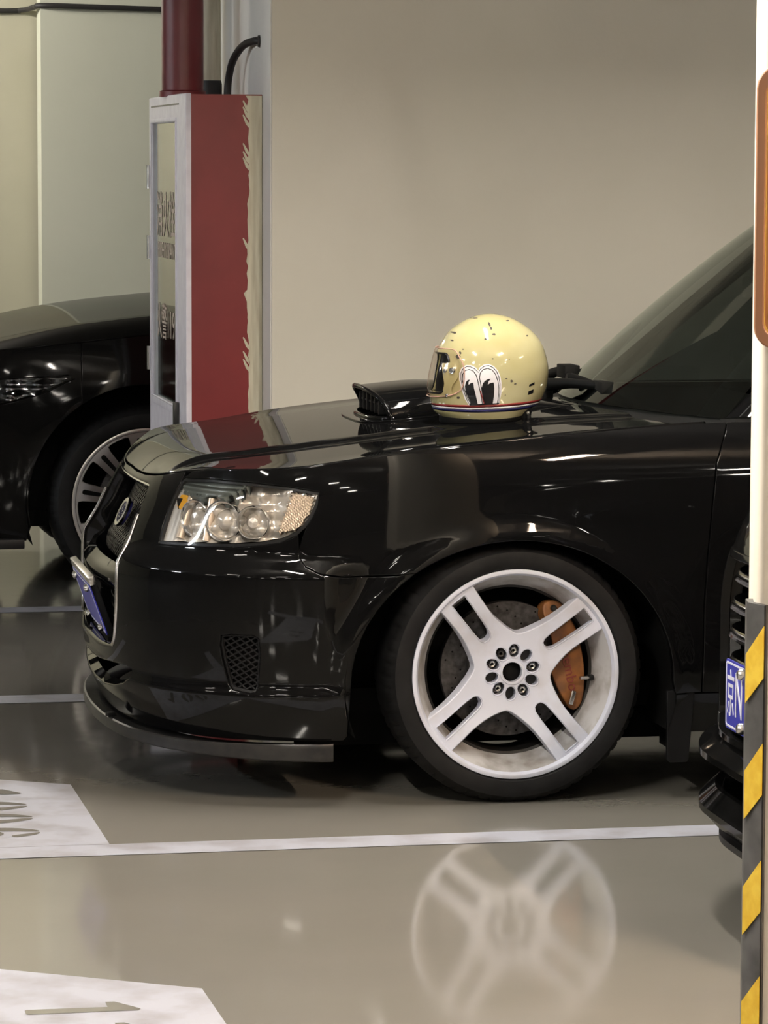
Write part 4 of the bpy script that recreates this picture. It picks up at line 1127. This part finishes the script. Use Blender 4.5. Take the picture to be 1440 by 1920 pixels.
decal('sticker_base_line', [(485, 955), (782, 952), (782, 962), (486, 965)], black_dec, .0028, parent=eyes)
decal('sticker_red_line', [(590, 820), (597, 818), (634, 955), (626, 957)], red_dec, .0027, parent=eyes)
# stripes round the lower edge
def band(name, z0, z1, m, d):
    n = 96; t0, t1 = t_of_z(z0)/.34, t_of_z(z1)/.34
    ph = np.linspace(-PI, PI, n+1)
    a = h_at(ph, np.full(n+1, t0), d); b = h_at(ph, np.full(n+1, t1), d)
    a2 = h_at(ph, np.full(n+1, t0), 0); b2 = h_at(ph, np.full(n+1, t1), 0)
    V = list(a2)+list(a)+list(b)+list(b2); m_ = n+1
    F = [(r*m_+i, r*m_+i+1, (r+1)*m_+i+1, (r+1)*m_+i) for r in range(3) for i in range(n)]
    return mk(name, V, [f[::-1] for f in F], m, hel, True)
band('red_stripe', .0590, .0665, red_dec, .0006); band('white_stripe', .0525, .0590, white_dec, .0006); band('navy_stripe', .0445, .0525, navy_dec, .0007)
# maker's labels, chips, strap
decal('rear_label', [(1118, 790), (1180, 770), (1178, 795), (1115, 812)], black_dec, .0006)
decal('rear_label', [(1108, 858), (1170, 842), (1164, 882), (1102, 896)], black_dec, .0006)
rc = random.Random(3)
for (x, y, w_, h_) in ((752, 165, 12, 22), (758, 205, 10, 14), (775, 262, 18, 10), (402, 236, 16, 9), (365, 310, 14, 7), (678, 306, 12, 7), (395, 470, 18, 22), (418, 432, 9, 16), (446, 398, 9, 6), (375, 886, 16, 14), (287, 780, 12, 16),
                       (920, 742, 15, 12), (862, 712, 12, 5), (958, 772, 14, 6), (732, 503, 10, 5), (525, 78, 22, 5), (628, 102, 34, 4), (960, 140, 20, 5), (1142, 297, 9, 6), (905, 520, 6, 4), (850, 880, 7, 4)):
    w_ *= 1.2; h_ *= 1.2
    P = [(x+w_*math.cos(k*PI/4)*rc.uniform(.55, 1.1), y+h_*math.sin(k*PI/4)*rc.uniform(.55, 1.1)) for k in range(8)]
    decal('paint_chip', P[::-1], chip, .0007, step=.01)
strap = empty('strap', (0, 0, 0), hel)
p = h_at(np.array([math.radians(143)]), np.array([.04]), .004)[0]
box('buckle', (-.012, -.010, -.022), (.012, .010, .022), trim_black, strap, .003, loc=(p[0], p[1], p[2]+.008), rot=(.2, .1, .5))
tube('strap_band', bez([(p[0], p[1], p[2]+.02), (p[0]+.006, p[1]-.004, p[2]-.012), (p[0]+.014, p[1]+.008, p[2]-.028), (p[0]+.03, p[1]+.01, p[2]-.030)], 5), .007, trim_black, strap, 8)
lathe('press_stud', [(0, .004), (.004, .0035), (.006, 0)], steel, strap, 14, 'z', loc=(p[0]+.002, p[1]-.012, p[2]+.004), rot=(PI/2, 0, 0))
# ================================================================ THE TWO OTHER BLACK CARS
def generic_car(root, plan, fxz, fyz, wheels, arch_r, zt, zc, crown, half, zbot, seam_z, bump_holes, hood_x, gh, hl_poly, door_x, tail_z, features=None, bulge_=None):
    """bumper, fenders, doors, tail and hood around one skin; returns the skin"""
    def off(x, y, z, wn):
        w_ = wn**2; o = -(w_*fxz(z)+(1-w_)*fyz(z))
        for wx, zc_ in wheels:
            r = np.hypot(x-wx, z-zc_)/arch_r
            o = o+.005*np.where(r < 1.02, 1., np.exp(-((r-1.02)/.2)**2))
        if features: o = o+features(x, y, z, wn)
        return o
    b = Belt(plan, off); sp = lambda x, z: (float(b.sx(x)), z); fn = lambda s, z: b.at(s, z)
    (w0, zc0), (w1, zc1) = wheels
    th0 = math.asin((seam_z-zc0)/arch_r)
    arc = lambda w_, z_, ts, g_=0.: [sp(w_+(arch_r+g_)*math.cos(t), z_+(arch_r+g_)*math.sin(t)) for t in ts]
    lowf = PI+math.asin(min((zc0-zbot)/arch_r, .95))*.6
    near = [(0., zbot), (.4, zbot), (float(b.sx(w0-arch_r))-.01, zbot)]+arc(w0, zc0, np.linspace(lowf, PI-th0, 10))
    s_h = [p for p in hl_poly]
    near += [(max(p[0] for p in s_h)+.02, seam_z)]
    near += [(max(p[0] for p in s_h)+.02, float(zt(max(p[0] for p in s_h)))-.006)]
    top = np.linspace(max(p[0] for p in s_h)+.01, 0, 14)
    near += [(s, float(zt(s))-.005) for s in top]
    poly = near+[(-s, z) for s, z in near[-2:0:-1]]
    hs = [grow(s_h, .004), [(-s, z) for s, z in grow(s_h, .004)]]+bump_holes
    panel('front_bumper', poly, hs, fn, paint2, root, step=.03, roll=.003, depth=.015, hole_depth=.04, out=lambda P: P-np.array([w0, 0, .5]))
    sh = max(p[0] for p in s_h)+.025
    s1 = float(b.sx(hood_x))
    fen = arc(w0, zc0, [PI-th0-.015])+[(sh, seam_z+.004), (sh, float(zt(sh))-.006)]+[(s, float(zt(s))-.005) for s in np.linspace(sh+.02, s1, 16)]+[sp(door_x, float(zt(float(b.sx(door_x))))-.006), sp(door_x, zbot+.06), sp(w0+arch_r*1.0, zbot+.06)]+arc(w0, zc0, np.linspace(-.25, PI-th0-.03, 24))
    panel('front_fender', fen, [], fn, paint2, root, mirror=True, step=.04, roll=.003, depth=.02, out=(0, -1, 0))
    zd = lambda x: float(zt(float(b.sx(x))))-.006
    dx1 = w1-arch_r-.02
    door = [sp(door_x+.008, zd(door_x)), sp(door_x+.008, zbot+.06), sp(dx1-.008, zbot+.06), sp(dx1-.008, zd(dx1))]
    panel('door', door, [], fn, paint2, root, mirror=True, step=.08, roll=.003, depth=.02, out=(0, -1, 0))
    q = [sp(dx1, zd(dx1)), sp(dx1, zbot+.06)]+arc(w1, zc1, np.linspace(PI+.2, -.2, 16))+[(b.L, zbot+.06), (b.L, tail_z)]
    panel('quarter_panel', q, [], fn, paint2, root, mirror=True, step=.08, roll=.003, depth=.02, out=lambda P: P-np.array([w1-.2, 0, .5]))
    hd = Hood(b, zt, s1, zc, crown, half, .16, bulge_)
    eb_ = hd.B[:, :2]; xr_ = eb_[-1, 0]; yy = abs(eb_[-1, 1])
    hp_ = [tuple(p*(1, .997)+(.004, 0)) for p in eb_[::4]]
    if hp_[-1][1] > 0: hp_ = hp_[::-1]
    rr = [(xr_-.16*(1-(abs(y)/yy)**1.8), y) for y in np.linspace(-yy, yy, 31)[1:-1]]
    if hp_[-1][1] > 0: rr = rr[::-1]
    panel('hood', hp_+rr, [], hd.fn, paint2, root, step=.04, roll=.003, depth=.014, out=(0, 0, 1))
    for sg in (1, -1):
        h = empty('headlight', (0, 0, 0), root); Mh = lambda P: [(sg*s, z) for s, z in P]; od = (-1, -sg*.8, .2)
        panel('lens', Mh(s_h), [], lambda s, z: b.at(s, z, 0.), lens_clear, h, step=.03, roll=.002, depth=.006, out=od)
        panel('reflector_bowl', Mh(grow(s_h, -.003)), [], lambda s, z: b.at(s, z, -.05+.015*np.sin(s*60)+.008*np.sin(z*160)), MATS['lamp_bowl_dark'], h, step=.015, depth=0, out=od)
        cx = sum(p[0] for p in s_h)/len(s_h); cz = sum(p[1] for p in s_h)/len(s_h)
        p = b.at(sg*cx, cz, -.04); fx_, fy_, nx, ny = b.frame(sg*cx)
        o = lathe('lamp_ring', [(.022, -.02), (.025, .01), (.030, .012), (.031, -.02)], chrome, h, 28, 'x', loc=tuple(p)); o.rotation_euler = (0, 0, math.atan2(ny, nx))
    if gh: greenhouse(root, gh, windshield_glass)
    for wx, zw in wheels:
        for sg in (-1, 1):
            wy = max(p_[1] for p_ in plan)
            def liner(u, v, wx=wx, sg=sg, zw=zw):
                th = -.35+(PI+.7)*u
                return np.stack([wx+arch_r*1.02*np.cos(th), sg*(wy-.02-.36*v), zw+arch_r*1.02*np.sin(th)], -1)
            sheet('wheel_arch_liner', liner, 24, 4, cavity, root, flip=(sg > 0))
            mk('wheel_arch_wall', [(wx-arch_r-.05, sg*(wy-.36), .27), (wx+arch_r+.05, sg*(wy-.36), .27), (wx+arch_r+.05, sg*(wy-.36), .8), (wx-arch_r-.05, sg*(wy-.36), .8)], [(0, 1, 2, 3)], cavity, root)
    box('floor_pan', (w0-.55, -.6, .24), (w1+.5, .6, .30), cavity, root)
    box('engine_block', (w0-.5, -.45, .30), (w0+.4, .45, .80), cavity, root, .03)
    return b, hd
mat('lamp_bowl_dark', (.35, .36, .37), .18, metal=1.)

def ten_spoke_wheel(root, R, rim, TWd):
    w = empty('wheel', (0, 0, 0), root)
    tyre(w, R, rim, TWd)
    lathe('rim_lip', [(rim-.002, .018), (rim+.001, .010), (rim-.003, .008), (rim-.012, .010), (rim-.016, .022)], silver_rim, w, 96, 'y')
    lathe('rim_barrel', [(rim-.016, .022), (rim-.03, .07), (rim-.035, .2)], cavity, w, 64, 'y')
    lathe('brake_disc', [(.07, .09), (.17, .09), (.17, .11)], iron, w, 64, 'y')
    wins = []
    for k in range(10):
        a = math.radians(97+36*k+18); c, s = math.cos(a), math.sin(a)
        P = [(.34, -.030), (.34, .030), (.60, .092), (.84, .146), (.90, .146), (.915, .10), (.92, 0), (.915, -.10), (.90, -.146), (.84, -.146), (.60, -.092)]
        wins.append([(rim*(p*c-q*s), rim*(p*s+q*c)) for p, q in P])
    def face(u, v):
        r = np.hypot(u, v)/rim; return np.stack([u, .045-.028*sst(.2, .95, r), v], -1)
    panel('spokes', ellipse(0, 0, rim*.955, rim*.955, n=90), wins, face, silver_rim, w, step=.03, roll=.002, depth=.03, hole_depth=.03, hole_roll=-.002, out=(0, -1, 0))
    for k in range(10):
        a = math.radians(97+36*k); c, s = math.cos(a), math.sin(a)
        P = [(.42, -.018), (.42, .018), (.85, .032), (.87, .02), (.875, 0), (.87, -.02), (.85, -.032)]
        panel('spoke_slot', [(rim*(p*c-q*s), rim*(p*s+q*c)) for p, q in P], [], lambda u, v: face(u, v)+np.array([0, -.0012, 0]), cavity, w, step=.03, roll=.0003, depth=.001, out=(0, -1, 0))
    lathe('hub_cap', [(0, .036), (.03, .037), (.036, .042), (.036, .05)], dark_metal, w, 28, 'y')
    return w

# ---------------------------------------------------------------- the car beyond, at the left edge
lc = empty('car', (1.502, 13.545, 0)); tag(lc, 'black car with silver ten-spoke wheel behind the fire cabinet', 'car')
plan_l = [(-.96, 0), (-.955, .2), (-.93, .40), (-.88, .56), (-.80, .69), (-.68, .79), (-.52, .855), (-.30, .888), (0., .90), (.5, .905), (1.4, .905), (2.4, .90), (3.1, .86), (3.5, .76), (3.68, .5), (3.72, .2), (3.73, 0)]
fxl = Spl([.15, .22, .35, .50, .65, .78, .88, .96], [.05, .03, .0, .0, .02, .06, .11, .18]); fyl = Spl([.15, .32, .55, .78, .92, 1.02, 1.08], [.05, .014, .0, .006, .030, .078, .13])
ztl = Spl([0, .5, .9, 1.2, 1.6, 2.2, 2.6, 3.4, 4.5], [.80, .84, .885, .915, .955, .995, 1.01, 1.02, 1.02])
zcl = Spl([-.95, -.8, -.55, -.28, 0, .3, .6], [.83, .90, .965, 1.02, 1.055, 1.08, 1.095])
hl_l = [(.62, .665), (.85, .678), (1.05, .705), (1.20, .745), (1.315, .800), (1.29, .809), (1.10, .797), (.90, .786), (.70, .768)]
gl_ = dict(bx=.46, bxe=.72, by=.74, bz=1.07, bze=1.02, tx=1.25, txe=1.38, ty=.60, tz=1.50, tze=1.47, rx=2.6, qx=3.3, qy=.72, qz=1.05, sy=.80, paint=paint2)
grl = [half_hole([(0, .45), (.30, .45), (.34, .55), (.30, .74), (0, .745)]), half_hole([(0, .25), (.40, .25), (.42, .36), (0, .37)])]
lb, lhd = generic_car(lc, plan_l, fxl, fyl, [(0., .348), (2.85, .348)], .43, ztl, zcl, .06, .86, .215, .705, grl, .62, gl_, hl_l, .62, .98)
panel('grille_backing', half_hole([(0, .24), (.42, .24), (.42, .75), (0, .75)]), [], lambda s, z: lb.at(s, z, -.07), cavity, lc, step=.06, depth=0, out=(-1, 0, 0))
ribbon_mesh('grille_slat', [((-.31, z), (.31, z)) for z in (.5, .55, .6, .65, .7)], lambda s, z, d: lb.at(s, z, -.02+d), .008, .03, chrome_soft, lc, 24)
box('bumper_lip', (-.90, -.55, .19), (-.55, .55, .215), trim_black, lc, .008)
box('bumper_lip', (-.60, -.86, .185), (-.44, -.70, .22), trim_black, lc, .006)
lw = ten_spoke_wheel(lc, .350, .272, .245); lw.location = (0, -.895, .345)
for p_, r_ in (((0, .895, .345), PI), ((2.85, -.895, .345), 0), ((2.85, .895, .345), PI)): copy_of(lw, lc, p_, (0, 0, r_))

# ---------------------------------------------------------------- the car in front at the right edge, nose on
rc_ = empty('car', (2.052, 6.845, 0)); tag(rc_, 'black car nose with blue number plate beside the striped pillar', 'car')
plan_r = [(0, 0), (.002, .15), (.008, .28), (.036, .40), (.095, .54), (.18, .66), (.32, .76), (.48, .83), (.68, .872), (.95, .89), (1.5, .90), (2.5, .90), (3.6, .895), (4.2, .86), (4.6, .76), (4.72, .5), (4.76, .2), (4.77, 0)]
fxr = Spl([.12, .20, .30, .38, .55, .70, .80, .90, 1.0], [.03, .0, .0, .0, .0, .008, .04, .10, .19]); fyr = Spl([.15, .25, .40, .60, .75, .85, .95, 1.02], [.06, .03, .005, .0, .005, .02, .05, .10])
ztr = Spl([0, .4, .8, 1.2, 1.8, 2.5, 3.4, 5.0], [.84, .86, .90, .93, .965, 1.0, 1.02, 1.02])
zcr = Spl([.0, .1, .3, .6, 1.0, 1.5], [.845, .885, .94, .985, 1.02, 1.04])
hl_r = [(.50, .70), (.62, .70), (.80, .72), (.98, .77), (1.05, .82), (1.0, .835), (.82, .82), (.62, .80), (.50, .785)]
gh_r = dict(bx=1.35, bxe=1.62, by=.74, bz=1.04, bze=1.02, tx=2.15, txe=2.28, ty=.60, tz=1.50, tze=1.47, rx=3.5, qx=4.3, qy=.72, qz=1.05, sy=.80, paint=paint2)
gr_hole = half_hole([(0, .375), (.36, .375), (.425, .40), (.455, .50), (.45, .62), (.425, .74), (.40, .765), (0, .77)])
lo_hole = half_hole([(0, .245), (.50, .245), (.55, .27), (.54, .30), (.45, .305), (0, .305)])
rb, rhd = generic_car(rc_, plan_r, fxr, fyr, [(.90, .345), (3.65, .345)], .42, ztr, zcr, .05, .84, .20, .62, [gr_hole, lo_hole], 1.50, gh_r, hl_r, 1.48, .98)
gr = empty('grille', (0, 0, 0), rc_)
panel('grille_backing', half_hole([(0, .23), (.56, .23), (.50, .60), (.46, .78), (0, .78)]), [], lambda s, z: rb.at(s, z, -.06), cavity, gr, step=.06, depth=0, out=(-1, 0, 0))
for z in (.715, .655, .595, .535, .475, .415):
    hw = .42-.06*abs(z-.58)
    sl_ = half_hole([(0, z-.016), (hw-.03, z-.016), (hw, z-.004), (hw-.01, z+.012), (0, z+.014)])
    panel('grille_slat', sl_, [], lambda s, zz, z=z: rb.at(s, zz, -.004-55*(zz-z)**2-.05*(np.abs(s)/.42)**6), dark_chrome, gr, step=.02, roll=.002, depth=.02, out=(-1, 0, 0))
sf = half_hole([(0, .768), (.402, .764), (.426, .740), (.452, .62), (.457, .50), (.428, .40), (.362, .374), (0, .374)]); si = half_hole([(0, .757), (.394, .753), (.414, .735), (.438, .62), (.443, .50), (.417, .408), (.357, .386), (0, .386)])
panel('grille_surround', sf, [si], lambda s, z: rb.at(s, z, .004), paint2, gr, step=.02, roll=.003, depth=.02, out=(-1, 0, 0))
bdg = lathe('badge', [(0, -.012), (.04, -.010), (.048, -.002), (.05, .01)], chrome, gr, 32, 'x', loc=(.025, 0, .64))
# lips
def lip_part(name, z0, z1, o0, o1, m):
    V, F = [], []; ssr = np.linspace(-1.0, 1.0, 81)
    prof_ = [(o0-.06, z1-.01), (o0, z1), (o1, (z0+z1)/2+.008), (o1, (z0+z1)/2-.006), (o0, z0), (o0-.06, z0)]
    for s in ssr:
        f_ = 1-.75*sst(.62, 1.0, abs(s))
        for o_, z_ in prof_:
            p = rb.at(s, (z0+z1)/2, o_*f_ if o_ > 0 else o_); V.append((p[0], p[1], z_))
    n_ = len(prof_)
    F = [(i*n_+j, (i+1)*n_+j, (i+1)*n_+(j+1) % n_, i*n_+(j+1) % n_) for i in range(80) for j in range(n_)]+[tuple(range(n_)), tuple(80*n_+j for j in range(n_))[::-1]]
    return smooth_by_angle(mk(name, V, F, m, rc_), 30)
lip_part('bumper_lip', .315, .365, .010, .045, paint2)
lip_part('bumper_lip', .185, .265, .008, .042, paint2)
lip_part('chin_spoiler', .125, .185, -.02, .016, trim_black)
# plate
rp = empty('number_plate', (.002, 0, .478), rc_)
panel('plate_sheet', rrect(-.22, -.072, .22, .072, .010), [], flat(((-.006, 0, 0), (0, 1, 0), (0, 0, 1))), blue_plate, rp, step=.1, roll=.001, depth=.003, out=(-1, 0, 0))
panel('plate_border', rrect(-.216, -.068, .216, .068, .009), [rrect(-.212, -.064, .212, .064, .007)], flat(((-.0068, 0, 0), (0, 1, 0), (0, 0, 1))), plate_white, rp, step=.1, roll=.0002, depth=.001, out=(-1, 0, 0))
text_mesh('plate_lettering', '京', .105, plate_white, rp, (-.0068, .180, -.004), (0, -1, 0), (0, 0, 1), .0006, sx=.52)
nt_ = text_mesh('plate_lettering', 'N', .135, plate_white, rp, (-.0068, .121, .0), (0, -1, 0), (0, 0, 1), .0006, sx=.55)
lathe('plate_dot', [(0, -.0008), (.005, -.0006), (.005, .0008)], plate_white, rp, 14, 'x', loc=(-.0068, .070, 0))
for y in (.085, -.085):
    for z in (.056, -.056): lathe('plate_bolt', [(0, -.022), (.008, -.021), (.012, -.016), (.012, -.006)], steel, rp, 16, 'x', loc=(0, y, z))
rw = ten_spoke_wheel(rc_, .345, .262, .235); rw.location = (.90, -.885, .34)
for p_, r_ in (((.90, .885, .34), PI), ((3.65, -.885, .34), 0), ((3.65, .885, .34), PI)): copy_of(rw, rc_, p_, (0, 0, r_))
